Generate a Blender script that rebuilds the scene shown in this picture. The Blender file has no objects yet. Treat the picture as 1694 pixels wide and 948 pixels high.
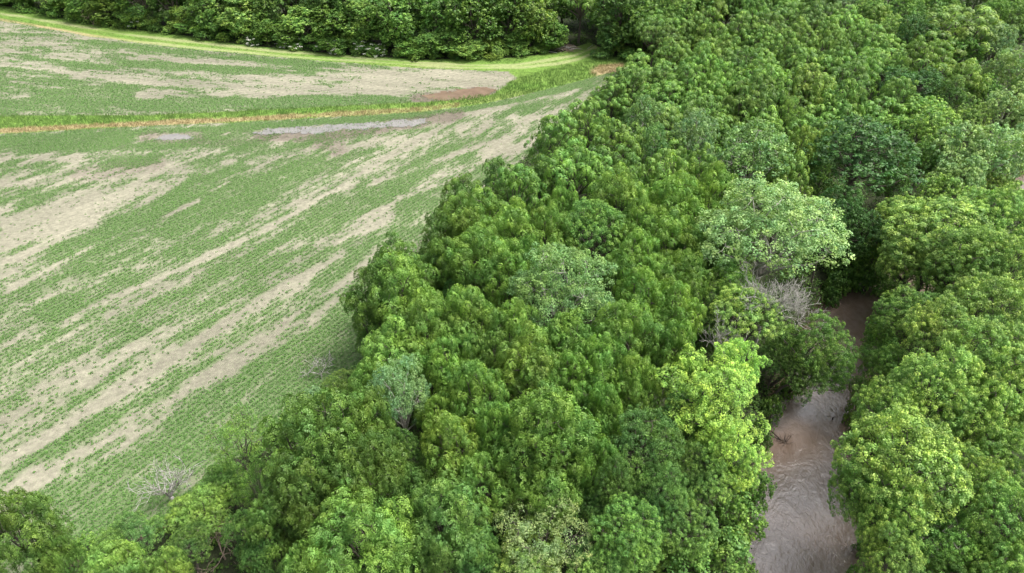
import bpy, math, random
import numpy as np
from mathutils import Vector

# ------------------------------------------------------------------ camera, sky, sun, exposure
SC = bpy.context.scene
COL = SC.collection
F_PX, CX, CY, PITCH, CAM_Z = 1145.0, 847.0, 474.0, math.radians(36.0), 60.0
cam = bpy.data.cameras.new('camera')
cam.sensor_width = 36.0
cam.lens = 36.0 * F_PX / 1694.0
cam.clip_end = 9000
cam_o = bpy.data.objects.new('camera', cam)
COL.objects.link(cam_o)
cam_o.location = (0, 0, CAM_Z)
cam_o.rotation_euler = (math.radians(90) - PITCH, 0, 0)
SC.camera = cam_o

SUN_EL, SUN_AZ = 62.0, 95.0          # azimuth clockwise from +Y (view direction)
W = bpy.data.worlds.new('World')
SC.world = W
W.use_nodes = True
wn = W.node_tree
bg = wn.nodes['Background']
sky = wn.nodes.new('ShaderNodeTexSky')
sky.sky_type = 'NISHITA'
sky.sun_disc = False
sky.sun_elevation = math.radians(SUN_EL)
sky.sun_rotation = math.radians(SUN_AZ)
sky.dust_density = 6.0
sky.air_density = 1.0
sky.ozone_density = 1.0
hs = wn.nodes.new('ShaderNodeHueSaturation')       # a thin white overcast: the sky keeps little of its blue
hs.inputs['Saturation'].default_value = 0.28
wn.links.new(sky.outputs[0], hs.inputs['Color'])
wn.links.new(hs.outputs[0], bg.inputs['Color'])
bg.inputs['Strength'].default_value = 0.15
sun = bpy.data.lights.new('sun', 'SUN')
sun.energy = 2.2
sun.angle = math.radians(18)
sun.color = (1.0, 0.95, 0.87)
sun_o = bpy.data.objects.new('sun', sun)
COL.objects.link(sun_o)
sd = Vector((math.sin(math.radians(SUN_AZ)) * math.cos(math.radians(SUN_EL)),
             math.cos(math.radians(SUN_AZ)) * math.cos(math.radians(SUN_EL)), math.sin(math.radians(SUN_EL))))
sun_o.rotation_euler = sd.to_track_quat('Z', 'Y').to_euler()
sun_o.location = (0, 0, 200)
SC.view_settings.view_transform = 'Standard'
SC.view_settings.look = 'None'
SC.view_settings.gamma = 1.0
SC.view_settings.exposure = 0.95
SC.cycles.max_bounces = 6
SC.cycles.diffuse_bounces = 3
SC.cycles.glossy_bounces = 2
SC.cycles.transmission_bounces = 3

# ------------------------------------------------------------------ helpers
RS = np.random.RandomState(7)
random.seed(5)
CP, SP = math.cos(PITCH), math.sin(PITCH)


def at(px, py, z=0.0):
    """photo pixel -> world point at height z (and the depth)"""
    a, b = (px - CX) / F_PX, (CY - py) / F_PX
    d = (a, CP + b * SP, -SP + b * CP)
    t = (z - CAM_Z) / d[2]
    return (d[0] * t, d[1] * t, z), t


def proj(x, y, z=0.0):
    dep = y * CP + (CAM_Z - z) * SP
    up = y * SP + (z - CAM_Z) * CP
    dep = np.maximum(dep, 1.0)
    return CX + F_PX * x / dep, CY - F_PX * up / dep


_T = {}


def vn(x, y, seed=0):
    """smooth value noise 0..1"""
    if seed not in _T:
        _T[seed] = np.random.RandomState(100 + seed).rand(256, 256)
    t = _T[seed]
    xi, yi = np.floor(x).astype(int), np.floor(y).astype(int)
    fx, fy = x - xi, y - yi
    fx, fy = fx * fx * (3 - 2 * fx), fy * fy * (3 - 2 * fy)
    a, b = t[xi & 255, yi & 255], t[(xi + 1) & 255, yi & 255]
    c, d = t[xi & 255, (yi + 1) & 255], t[(xi + 1) & 255, (yi + 1) & 255]
    return (a * (1 - fx) + b * fx) * (1 - fy) + (c * (1 - fx) + d * fx) * fy


def sm(a, b, x):
    t = np.clip((x - a) / (b - a), 0, 1)
    return t * t * (3 - 2 * t)


def dline(u, v, pts):
    d = np.full(np.shape(u), 1e9)
    for (x0, y0), (x1, y1) in zip(pts[:-1], pts[1:]):
        dx, dy = x1 - x0, y1 - y0
        t = np.clip(((u - x0) * dx + (v - y0) * dy) / (dx * dx + dy * dy + 1e-9), 0, 1)
        d = np.minimum(d, np.hypot(u - x0 - t * dx, v - y0 - t * dy))
    return d


def inside(u, v, poly):
    r = np.zeros(np.shape(u), bool)
    n = len(poly)
    for i in range(n):
        x0, y0 = poly[i]
        x1, y1 = poly[(i + 1) % n]
        if y0 == y1:
            continue
        c = ((y0 > v) != (y1 > v)) & (u < (x1 - x0) * (v - y0) / (y1 - y0) + x0)
        r ^= c
    return r


def curve(u, pts):
    p = np.array(pts, float)
    return np.interp(u, p[:, 0], p[:, 1])


def mesh_polys(name, V, k, attrs=None, mat=None):
    """V: (N*k,3); N separate k-gons"""
    V = np.ascontiguousarray(V, dtype=np.float32).reshape(-1, 3)
    n = len(V)
    m = bpy.data.meshes.new(name)
    m.vertices.add(n)
    m.vertices.foreach_set('co', V.ravel())
    m.loops.add(n)
    m.loops.foreach_set('vertex_index', np.arange(n, dtype=np.int32))
    m.polygons.add(n // k)
    m.polygons.foreach_set('loop_start', np.arange(0, n, k, dtype=np.int32))
    for an, arr in (attrs or {}).items():
        a = m.attributes.new(an, 'FLOAT', 'FACE')
        a.data.foreach_set('value', np.ascontiguousarray(arr, dtype=np.float32))
    if mat:
        m.materials.append(mat)
    m.update(calc_edges=True)
    return m


def mesh_faces(name, V, Q, mat=None, smooth=True):
    V = np.ascontiguousarray(V, dtype=np.float32).reshape(-1, 3)
    Q = np.ascontiguousarray(Q, dtype=np.int32)
    m = bpy.data.meshes.new(name)
    m.vertices.add(len(V))
    m.vertices.foreach_set('co', V.ravel())
    m.loops.add(Q.size)
    m.loops.foreach_set('vertex_index', Q.ravel())
    m.polygons.add(len(Q))
    m.polygons.foreach_set('loop_start', np.arange(0, Q.size, Q.shape[1], dtype=np.int32))
    m.polygons.foreach_set('use_smooth', np.full(len(Q), smooth))
    if mat:
        m.materials.append(mat)
    m.update(calc_edges=True)
    return m


class Tubes:
    def __init__(s, n=6):
        s.V, s.Q, s.c, s.n = [], [], 0, n

    def add(s, pts, rad):
        pts = np.asarray(pts, float)
        rad = np.asarray(rad, float)
        k = len(pts)
        tan = np.gradient(pts, axis=0)
        tan /= np.linalg.norm(tan, axis=1, keepdims=True) + 1e-9
        ref = np.where(np.abs(tan[:, 2:3]) > .9, [[1., 0, 0]], [[0, 0, 1.]])
        a = np.cross(tan, ref)
        a /= np.linalg.norm(a, axis=1, keepdims=True) + 1e-9
        b = np.cross(tan, a)
        th = np.arange(s.n) * 2 * math.pi / s.n
        ring = pts[:, None] + rad[:, None, None] * (np.cos(th)[None, :, None] * a[:, None] + np.sin(th)[None, :, None] * b[:, None])
        s.V.append(ring.reshape(-1, 3))
        i, j = np.meshgrid(np.arange(k - 1), np.arange(s.n), indexing='ij')
        j2 = (j + 1) % s.n
        q = np.stack([i * s.n + j, i * s.n + j2, (i + 1) * s.n + j2, (i + 1) * s.n + j], -1).reshape(-1, 4) + s.c
        s.Q.append(q)
        s.c += k * s.n

    def mesh(s, name, mat):
        return mesh_faces(name, np.concatenate(s.V), np.concatenate(s.Q), mat)


def bend(p0, p1, k, wob, rs, sag=0.0):
    p0, p1 = np.asarray(p0, float), np.asarray(p1, float)
    t = np.linspace(0, 1, k)[:, None]
    p = p0 + (p1 - p0) * t
    L = np.linalg.norm(p1 - p0)
    o = rs.randn(3) * wob * L
    p = p + np.sin(t * math.pi) * o + np.sin(t * 2 * math.pi) * rs.randn(3) * wob * L * .4
    p[:, 2] += sag * L * np.sin(t[:, 0] * math.pi)
    return p


def link(name, data, parent=None):
    o = bpy.data.objects.new(name, data)
    COL.objects.link(o)
    if parent:
        o.parent = parent
    return o


def tag(o, label=None, cat=None, group=None, kind=None):
    if label: o['label'] = label
    if cat: o['category'] = cat
    if group: o['group'] = group
    if kind: o['kind'] = kind
    return o


# ------------------------------------------------------------------ materials
def nodes(name):
    m = bpy.data.materials.new(name)
    m.use_nodes = True
    return m, m.node_tree, m.node_tree.nodes, m.node_tree.links, m.node_tree.nodes['Principled BSDF']


def leaf_material():
    m, t, N, L, P = nodes('leaf')
    info = N.new('ShaderNodeObjectInfo')
    v = N.new('ShaderNodeAttribute'); v.attribute_name = 'v'
    tip_lit_top = N.new('ShaderNodeAttribute'); tip_lit_top.attribute_name = 'tip_lit_top'
    mul = N.new('ShaderNodeVectorMath'); mul.operation = 'SCALE'
    L.new(info.outputs['Color'], mul.inputs[0]); L.new(v.outputs['Fac'], mul.inputs['Scale'])
    geo = N.new('ShaderNodeNewGeometry')
    hn = N.new('ShaderNodeTexNoise'); hn.inputs['Scale'].default_value = .42; hn.inputs['Detail'].default_value = 3
    L.new(geo.outputs['Position'], hn.inputs['Vector'])
    hr = N.new('ShaderNodeMapRange'); hr.inputs['From Min'].default_value = .36; hr.inputs['From Max'].default_value = .64
    L.new(hn.outputs['Fac'], hr.inputs[0])
    hm = N.new('ShaderNodeMix'); hm.data_type = 'RGBA'
    hm.inputs['A'].default_value = (.80, .90, 1.0, 1); hm.inputs['B'].default_value = (1.20, 1.08, .92, 1)
    L.new(hr.outputs[0], hm.inputs['Factor'])
    mv = N.new('ShaderNodeVectorMath'); mv.operation = 'MULTIPLY'
    L.new(mul.outputs[0], mv.inputs[0]); L.new(hm.outputs['Result'], mv.inputs[1])
    mul = mv
    warm = N.new('ShaderNodeVectorMath'); warm.operation = 'MULTIPLY'  # lighter tint for young tips, also painting lit tops on frond clumps
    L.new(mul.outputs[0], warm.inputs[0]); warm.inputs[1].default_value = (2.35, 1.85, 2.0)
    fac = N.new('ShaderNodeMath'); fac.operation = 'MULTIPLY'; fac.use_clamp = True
    L.new(tip_lit_top.outputs['Fac'], fac.inputs[0]); L.new(info.outputs['Alpha'], fac.inputs[1])
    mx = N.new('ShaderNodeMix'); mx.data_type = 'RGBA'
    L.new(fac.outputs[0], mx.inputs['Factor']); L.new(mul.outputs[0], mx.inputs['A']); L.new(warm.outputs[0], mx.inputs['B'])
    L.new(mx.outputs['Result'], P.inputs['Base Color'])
    P.inputs['Roughness'].default_value = 0.5
    P.inputs['Specular IOR Level'].default_value = 0.35
    tr = N.new('ShaderNodeBsdfTranslucent')
    tc = N.new('ShaderNodeVectorMath'); tc.operation = 'MULTIPLY'
    L.new(mx.outputs['Result'], tc.inputs[0]); tc.inputs[1].default_value = (1.25, 1.3, .6)
    L.new(tc.outputs[0], tr.inputs['Color'])
    ms = N.new('ShaderNodeMixShader'); ms.inputs[0].default_value = 0.30
    L.new(P.outputs[0], ms.inputs[1]); L.new(tr.outputs[0], ms.inputs[2])
    L.new(ms.outputs[0], N['Material Output'].inputs['Surface'])
    return m


def attr_leaf(name, ca, cb, trans=0.3):
    """plants of one colour family; face attribute v mixes the two colours"""
    m, t, N, L, P = nodes(name)
    v = N.new('ShaderNodeAttribute'); v.attribute_name = 'v'
    mx = N.new('ShaderNodeMix'); mx.data_type = 'RGBA'
    mx.inputs['A'].default_value = (*ca, 1); mx.inputs['B'].default_value = (*cb, 1)
    L.new(v.outputs['Fac'], mx.inputs['Factor'])
    L.new(mx.outputs['Result'], P.inputs['Base Color'])
    P.inputs['Roughness'].default_value = 0.6
    P.inputs['Specular IOR Level'].default_value = 0.3
    tr = N.new('ShaderNodeBsdfTranslucent')
    L.new(mx.outputs['Result'], tr.inputs['Color'])
    ms = N.new('ShaderNodeMixShader'); ms.inputs[0].default_value = trans
    L.new(P.outputs[0], ms.inputs[1]); L.new(tr.outputs[0], ms.inputs[2])
    L.new(ms.outputs[0], N['Material Output'].inputs['Surface'])
    return m


def bark(name, ca, cb, scale=6):
    m, t, N, L, P = nodes(name)
    tc = N.new('ShaderNodeTexCoord')
    n = N.new('ShaderNodeTexNoise'); n.inputs['Scale'].default_value = scale; n.inputs['Detail'].default_value = 5
    L.new(tc.outputs['Object'], n.inputs['Vector'])
    r = N.new('ShaderNodeValToRGB')
    r.color_ramp.elements[0].position = .3; r.color_ramp.elements[0].color = (*ca, 1)
    r.color_ramp.elements[1].position = .7; r.color_ramp.elements[1].color = (*cb, 1)
    L.new(n.outputs['Fac'], r.inputs[0]); L.new(r.outputs[0], P.inputs['Base Color'])
    P.inputs['Roughness'].default_value = .85
    b = N.new('ShaderNodeBump'); b.inputs['Strength'].default_value = .5; b.inputs['Distance'].default_value = .04
    L.new(n.outputs['Fac'], b.inputs['Height']); L.new(b.outputs[0], P.inputs['Normal'])
    return m


def ground_material():
    m, t, N, L, P = nodes('ground')
    c = N.new('ShaderNodeAttribute'); c.attribute_name = 'Col'
    cov = N.new('ShaderNodeAttribute'); cov.attribute_name = 'weed'
    wet = N.new('ShaderNodeAttribute'); wet.attribute_name = 'wet'
    geo = N.new('ShaderNodeNewGeometry')
    n1 = N.new('ShaderNodeTexNoise'); n1.inputs['Scale'].default_value = 1.1; n1.inputs['Detail'].default_value = 8; n1.inputs['Roughness'].default_value = .7
    L.new(geo.outputs['Position'], n1.inputs['Vector'])
    n2 = N.new('ShaderNodeTexNoise'); n2.inputs['Scale'].default_value = 7.0; n2.inputs['Detail'].default_value = 4; n2.inputs['Roughness'].default_value = .75
    L.new(geo.outputs['Position'], n2.inputs['Vector'])
    mr = N.new('ShaderNodeMapRange'); mr.inputs['From Min'].default_value = .3; mr.inputs['From Max'].default_value = .7
    mr.inputs['To Min'].default_value = .62; mr.inputs['To Max'].default_value = 1.25
    L.new(n1.outputs['Fac'], mr.inputs[0])
    mul = N.new('ShaderNodeVectorMath'); mul.operation = 'SCALE'
    L.new(c.outputs['Color'], mul.inputs[0]); L.new(mr.outputs[0], mul.inputs['Scale'])
    mr3 = N.new('ShaderNodeMapRange'); mr3.inputs['From Min'].default_value = .3; mr3.inputs['From Max'].default_value = .7
    mr3.inputs['To Min'].default_value = .75; mr3.inputs['To Max'].default_value = 1.22
    L.new(n2.outputs['Fac'], mr3.inputs[0])
    mul2 = N.new('ShaderNodeVectorMath'); mul2.operation = 'SCALE'
    L.new(mul.outputs[0], mul2.inputs[0]); L.new(mr3.outputs[0], mul2.inputs['Scale'])
    mul = mul2
    # small weeds and residue: fine threshold by the local weed amount
    add = N.new('ShaderNodeMath'); add.operation = 'ADD'
    L.new(n2.outputs['Fac'], add.inputs[0]); L.new(cov.outputs['Fac'], add.inputs[1])
    mr2 = N.new('ShaderNodeMapRange'); mr2.inputs['From Min'].default_value = .84; mr2.inputs['From Max'].default_value = 1.06; mr2.inputs['To Max'].default_value = .8
    L.new(add.outputs[0], mr2.inputs[0])
    mx = N.new('ShaderNodeMix'); mx.data_type = 'RGBA'
    L.new(mr2.outputs[0], mx.inputs['Factor']); L.new(mul.outputs[0], mx.inputs['A'])
    mx.inputs['B'].default_value = (.105, .175, .06, 1)
    L.new(mx.outputs['Result'], P.inputs['Base Color'])
    rr = N.new('ShaderNodeMapRange'); rr.inputs['To Min'].default_value = .95; rr.inputs['To Max'].default_value = .28
    L.new(wet.outputs['Fac'], rr.inputs[0]); L.new(rr.outputs[0], P.inputs['Roughness'])
    P.inputs['Specular IOR Level'].default_value = .25
    b = N.new('ShaderNodeBump'); b.inputs['Strength'].default_value = .6; b.inputs['Distance'].default_value = .08
    L.new(n2.outputs['Fac'], b.inputs['Height']); L.new(b.outputs[0], P.inputs['Normal'])
    return m


def river_material():
    m, t, N, L, P = nodes('river_water')
    geo = N.new('ShaderNodeNewGeometry')
    mp = N.new('ShaderNodeMapping'); mp.inputs['Rotation'].default_value = (0, 0, math.radians(-8)); mp.inputs['Scale'].default_value = (1.0, .7, 1)
    L.new(geo.outputs['Position'], mp.inputs[0])
    n0 = N.new('ShaderNodeTexNoise'); n0.inputs['Scale'].default_value = .32; n0.inputs['Detail'].default_value = 3
    L.new(mp.outputs[0], n0.inputs['Vector'])
    n1 = N.new('ShaderNodeTexNoise'); n1.inputs['Scale'].default_value = .8; n1.inputs['Detail'].default_value = 8
    n1.inputs['Roughness'].default_value = .6; n1.inputs['Distortion'].default_value = 1.1
    L.new(mp.outputs[0], n1.inputs['Vector'])
    n2 = N.new('ShaderNodeTexNoise'); n2.inputs['Scale'].default_value = 2.6; n2.inputs['Detail'].default_value = 4
    n2.inputs['Distortion'].default_value = .8
    L.new(mp.outputs[0], n2.inputs['Vector'])
    r = N.new('ShaderNodeValToRGB')
    r.color_ramp.elements[0].position = .35; r.color_ramp.elements[0].color = (.112, .078, .058, 1)
    r.color_ramp.elements[1].position = .65; r.color_ramp.elements[1].color = (.168, .128, .108, 1)
    sil = N.new('ShaderNodeMath'); sil.operation = 'MULTIPLY_ADD'; sil.inputs[1].default_value = .55
    L.new(n1.outputs['Fac'], sil.inputs[0])
    half = N.new('ShaderNodeMath'); half.operation = 'MULTIPLY'; half.inputs[1].default_value = .5
    L.new(n0.outputs['Fac'], half.inputs[0]); L.new(half.outputs[0], sil.inputs[2])
    L.new(sil.outputs[0], r.inputs[0])
    L.new(r.outputs[0], P.inputs['Base Color'])
    P.inputs['Roughness'].default_value = .17
    P.inputs['IOR'].default_value = 1.7
    P.inputs['Specular IOR Level'].default_value = .9
    b1 = N.new('ShaderNodeBump'); b1.inputs['Strength'].default_value = 1; b1.inputs['Distance'].default_value = .19
    b2 = N.new('ShaderNodeBump'); b2.inputs['Strength'].default_value = .6; b2.inputs['Distance'].default_value = .07
    mm = N.new('ShaderNodeMath'); mm.operation = 'MULTIPLY'
    L.new(n1.outputs['Fac'], mm.inputs[0]); L.new(n0.outputs['Fac'], mm.inputs[1])
    L.new(mm.outputs[0], b1.inputs['Height']); L.new(n2.outputs['Fac'], b2.inputs['Height'])
    L.new(b1.outputs[0], b2.inputs['Normal']); L.new(b2.outputs[0], P.inputs['Normal'])
    return m


def puddle_material(name, col, rough=.03):
    m, t, N, L, P = nodes(name)
    geo = N.new('ShaderNodeNewGeometry')
    n = N.new('ShaderNodeTexNoise'); n.inputs['Scale'].default_value = .5; n.inputs['Detail'].default_value = 5
    L.new(geo.outputs['Position'], n.inputs['Vector'])
    r = N.new('ShaderNodeValToRGB')
    r.color_ramp.elements[0].position = .3; r.color_ramp.elements[0].color = (*[c * .8 for c in col], 1)
    r.color_ramp.elements[1].position = .7; r.color_ramp.elements[1].color = (*[c * 1.15 for c in col], 1)
    L.new(n.outputs['Fac'], r.inputs[0]); L.new(r.outputs[0], P.inputs['Base Color'])
    P.inputs['Roughness'].default_value = rough
    P.inputs['Specular IOR Level'].default_value = .9
    return m


M_LEAF = leaf_material()
M_CROP = attr_leaf('crop_leaf', (.052, .138, .024), (.140, .285, .060), .3)
M_GRASS = attr_leaf('grass_blade', (.10, .205, .045), (.25, .35, .11), .35)
M_STRAW = attr_leaf('straw_grass', (.28, .22, .10), (.42, .36, .20), .3)
M_REED = attr_leaf('bank_weed', (.035, .085, .015), (.11, .20, .035), .3)
M_FLOWER = attr_leaf('white_petal', (.6, .6, .53), (.75, .75, .7), .3)
M_BARK = bark('brown_bark', (.055, .045, .035), (.14, .12, .10))
M_PALEBARK = bark('pale_bark', (.24, .22, .19), (.46, .44, .40), 3)
M_DEAD = bark('bleached_wood', (.24, .225, .20), (.48, .46, .44), 4)
M_BROWNWOOD = bark('dead_brown_wood', (.14, .10, .075), (.30, .24, .19), 5)
M_WETWOOD = bark('wet_wood', (.03, .022, .018), (.10, .07, .05), 4)
M_GROUND = ground_material()
M_RIVER = river_material()

# ------------------------------------------------------------------ terrain: layout read off the photograph, then laid out in world metres
WATER_Z = -3.0
RIV = [at(x, y, WATER_Z)[0][:2] for x, y in
       [(1290, 1500), (1310, 1150), (1330, 960), (1342, 820), (1352, 720), (1372, 630), (1400, 550), (1432, 495), (1500, 458), (1580, 410), (1700, 316), (1830, 262), (2100, 210)]]
RIV_W = [5.6, 5.4, 5.2, 5.0, 4.9, 4.8, 4.3, 3.8, 3.4, 3.2, 3.4, 5, 6]


def river_d(x, y):
    """signed distance outside the water edge (m), negative in the river"""
    d = np.full(np.shape(x), 1e9)
    for i in range(len(RIV) - 1):
        (x0, y0), (x1, y1) = RIV[i], RIV[i + 1]
        dx, dy = x1 - x0, y1 - y0
        t = np.clip(((x - x0) * dx + (y - y0) * dy) / (dx * dx + dy * dy), 0, 1)
        w = RIV_W[i] + (RIV_W[i + 1] - RIV_W[i]) * t
        d = np.minimum(d, np.hypot(x - x0 - t * dx, y - y0 - t * dy) - w)
    return d + (vn(np.asarray(x) * .28, np.asarray(y) * .28, 31) - .5) * 1.6


def height(x, y):
    d = river_d(x, y)
    h = -4.6 * (1 - sm(-1.2, 3.4, d))
    return h + (vn(x * .06, y * .06, 3) - .5) * .06 * sm(2, 10, d)


TREELINE = [(-600, -60), (-100, -6), (0, 8), (60, 22), (150, 40), (300, 58), (400, 74), (560, 90), (700, 99), (850, 95), (930, 86), (975, 70), (990, 78), (1000, 92), (1060, 100), (1100, 104), (1400, 104)]
FIELD_TOP = [(-600, -60), (0, 34), (147, 60), (300, 80), (565, 104), (700, 113), (848, 118), (860, 130)]
DITCH_TOP = [(-600, 205), (0, 192), (250, 190), (400, 184), (565, 175), (698, 170), (815, 157), (850, 132)]
DITCH_LOW = [(-600, 252), (0, 221), (200, 211), (400, 202), (565, 193), (700, 186), (800, 172), (900, 149), (990, 126), (1030, 116), (1100, 112)]
WOOD_EDGE = [(-400, 1150), (60, 950), (150, 918), (270, 872), (445, 712), (616, 588), (720, 430), (860, 268), (990, 150), (1040, 112), (1075, 100)]

# bare and wet marks: (polyline px, halfwidth px, strength)
BARE = [
    ([(0, 828), (120, 752), (230, 690), (347, 620), (450, 548), (565, 468), (640, 405)], 15, .9),
    ([(0, 838), (90, 788)], 24, .9),
    ([(0, 762), (140, 682), (290, 590), (413, 516), (500, 462), (565, 420)], 13, .85),
    ([(60, 736), (200, 650)], 14, .5),
    ([(13, 483), (140, 413), (233, 373), (300, 346), (380, 300)], 4, .8),
    ([(50, 563), (140, 513), (277, 456), (427, 389), (533, 326), (640, 262), (722, 220)], 6, .8),
    ([(0, 655), (60, 628), (180, 560)], 11, .45),
    ([(433, 462), (500, 425), (565, 385), (610, 340)], 12, .6),
    ([(530, 405), (590, 380), (640, 352)], 17, .9),
    ([(0, 365), (90, 345), (200, 325), (290, 300)], 26, .85),
    ([(0, 400), (70, 385), (150, 365)], 26, .8),
    ([(0, 440), (60, 410)], 12, .6),
    ([(0, 262), (60, 258), (125, 262)], 12, .85),
    ([(0, 305), (120, 300), (220, 285), (300, 275)], 14, .6),
    ([(230, 292), (300, 284), (400, 270), (520, 246)], 10, .5),
    ([(540, 250), (600, 238), (700, 226)], 10, .55),
    ([(620, 300), (720, 268), (800, 240), (870, 220)], 7, .65),
    ([(680, 310), (760, 275), (850, 245), (900, 225)], 9, .6),
    ([(760, 215), (830, 200), (900, 190), (970, 160), (1015, 132)], 13, .7),
    ([(700, 200), (800, 185), (880, 168), (960, 148)], 7, .5),
    ([(640, 330), (700, 318), (760, 290)], 8, .5),
    # upper field
    ([(0, 106), (70, 112), (140, 126)], 9, .8),
    ([(230, 158), (330, 160), (480, 150), (640, 150), (700, 148)], 11, .8),
    ([(400, 128), (520, 130), (640, 126), (760, 124), (840, 128)], 13, .95),
    ([(560, 142), (680, 140), (790, 138), (845, 133)], 13, .95),
    ([(60, 70), (160, 84)], 7, .5),
    ([(200, 86), (300, 100), (420, 108)], 5, .55),
    ([(180, 128), (300, 140), (420, 142)], 8, .5),
    ([(0, 88), (90, 95)], 5, .4),
]
GREEN = [
    ([(110, 915), (290, 835), (420, 712), (595, 580)], 34, .5),
    ([(90, 880), (250, 780), (440, 650), (600, 530)], 46, .45),
    ([(20, 780), (200, 680), (420, 520)], 4, .3),
    ([(100, 420), (300, 350), (480, 300)], 26, .25),
    ([(300, 560), (420, 480), (600, 360)], 14, .3),
    ([(0, 500), (160, 450)], 20, .2),
    ([(0, 229), (200, 221), (400, 211), (565, 200), (700, 192), (790, 178), (860, 165), (960, 142)], 4, .8),
    ([(0, 240), (100, 234), (240, 226)], 7, .4),
    ([(60, 245), (230, 240), (400, 232)], 9, .4),
    ([(170, 272), (260, 266)], 8, .5),
    ([(0, 180), (200, 175), (400, 172), (640, 168)], 14, .45),
    ([(60, 160), (220, 150)], 12, .35),
    ([(200, 105), (420, 118), (520, 118)], 6, .45),
    ([(150, 68), (300, 88), (560, 110)], 4, .4),
    ([(40, 94), (150, 108), (190, 115)], 4, .5),
    ([(40, 80), (80, 85)], 5, .4),
    ([(120, 205), (140, 205)], 2, .1),
    ([(860, 185), (940, 170)], 9, .45),
]
WET = [
    ([(430, 226), (560, 222), (620, 214), (720, 196), (760, 190)], 10, .75),
    ([(690, 163), (740, 160), (815, 152)], 10, .8),
    ([(240, 228), (330, 228)], 11, .5),
    ([(130, 290), (260, 270)], 12, .35),
    ([(530, 232), (560, 246)], 12, .5),
    ([(330, 236), (420, 234)], 5, .3),
]
TRACKS = [
    [(0, 22), (110, 40), (200, 56), (320, 70), (467, 86), (565, 93), (700, 104), (780, 108), (850, 108), (905, 100), (950, 92), (985, 78)],
    [(60, 44), (200, 66), (330, 80), (480, 94), (620, 103), (760, 112), (860, 112), (920, 106), (960, 97), (985, 86)],
]
AZ = math.radians(34.5)
AZU = math.radians(101)


def field_state(x, y):
    """returns dict of masks at world x,y"""
    u, v = proj(x, y)
    wob = (vn(x * .12, y * .12, 5) - .5) * 5
    vv = v + wob * np.clip((v + 200) / 600, .2, 1.2) * .6
    tl, ft, dt, dl = curve(u, TREELINE), curve(u, FIELD_TOP), curve(u, DITCH_TOP), curve(u, DITCH_LOW)
    we_u = np.interp(-v, [-p[1] for p in WOOD_EDGE], [p[0] for p in WOOD_EDGE])
    wood = ((u > we_u) & (v > 100)) | (v < tl) | ((u > 1075))
    upper = (vv > ft) & (vv < dt) & (u + (vn(x * .25, y * .25, 6) - .5) * 26 + np.abs(vv - 132) * .5 < 850) & ~wood
    lower = (vv > dl) & ~wood
    grass = ~wood & ~upper & ~lower
    # crop cover
    a = x * math.sin(AZ) + y * math.cos(AZ)
    s = x * math.cos(AZ) - y * math.sin(AZ)
    au = x * math.sin(AZU) + y * math.cos(AZU)
    su = x * math.cos(AZU) - y * math.sin(AZU)
    A, S = np.where(upper, au, a), np.where(upper, su, s)
    cov = np.full(np.shape(x), .55)
    cov = cov + (vn(A / 22, S / 5.0, 11) - .5) * .55 + (vn(A / 7, S / 1.6, 12) - .5) * .55 + (vn(A / 2.2, S / .9, 13) - .5) * .5
    cov = np.where(upper, cov - .12, cov)
    for pts, hw, st in GREEN:
        cov = cov + st * (1 - sm(hw * .5, hw * 1.3, dline(u, v, pts)))
    jag = (vn(A / 5, S / 1.5, 14) - .5)
    for pts, hw, st in BARE:
        hw = hw * .74
        cov = cov - st * (1 - sm(hw * .45, hw * 1.25, dline(u, v, pts) + jag * hw * 1.5)) * .68
    wet = np.zeros(np.shape(x))
    for pts, hw, st in WET:
        wet = np.maximum(wet, st * (1 - sm(hw * .6, hw * 1.3, dline(u, v, pts) + jag * hw * .8)))
    cov = cov + (vn(A / 4.5, S / .8, 15) - .5) * .6 + (vn(A / .9, S / .5, 16) - .5) * .4
    cov = cov - wet * .45
    return dict(u=u, v=v, wood=wood, upper=upper, lower=lower, grass=grass, cov=np.clip(cov, 0, 1), wet=wet, a=A, s=S, dl=dl, tl=tl, ft=ft, dt=dt, we_u=we_u)


def axis(lo, hi, step, far):
    c = list(np.arange(lo, hi + step, step))
    g, p = step, lo
    left = []
    while p > -far:
        g *= 1.5; p -= g; left.append(p)
    g, p = step, hi
    right = []
    while p < far:
        g *= 1.5; p += g; right.append(p)
    return np.array(left[::-1] + c + right)


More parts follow.
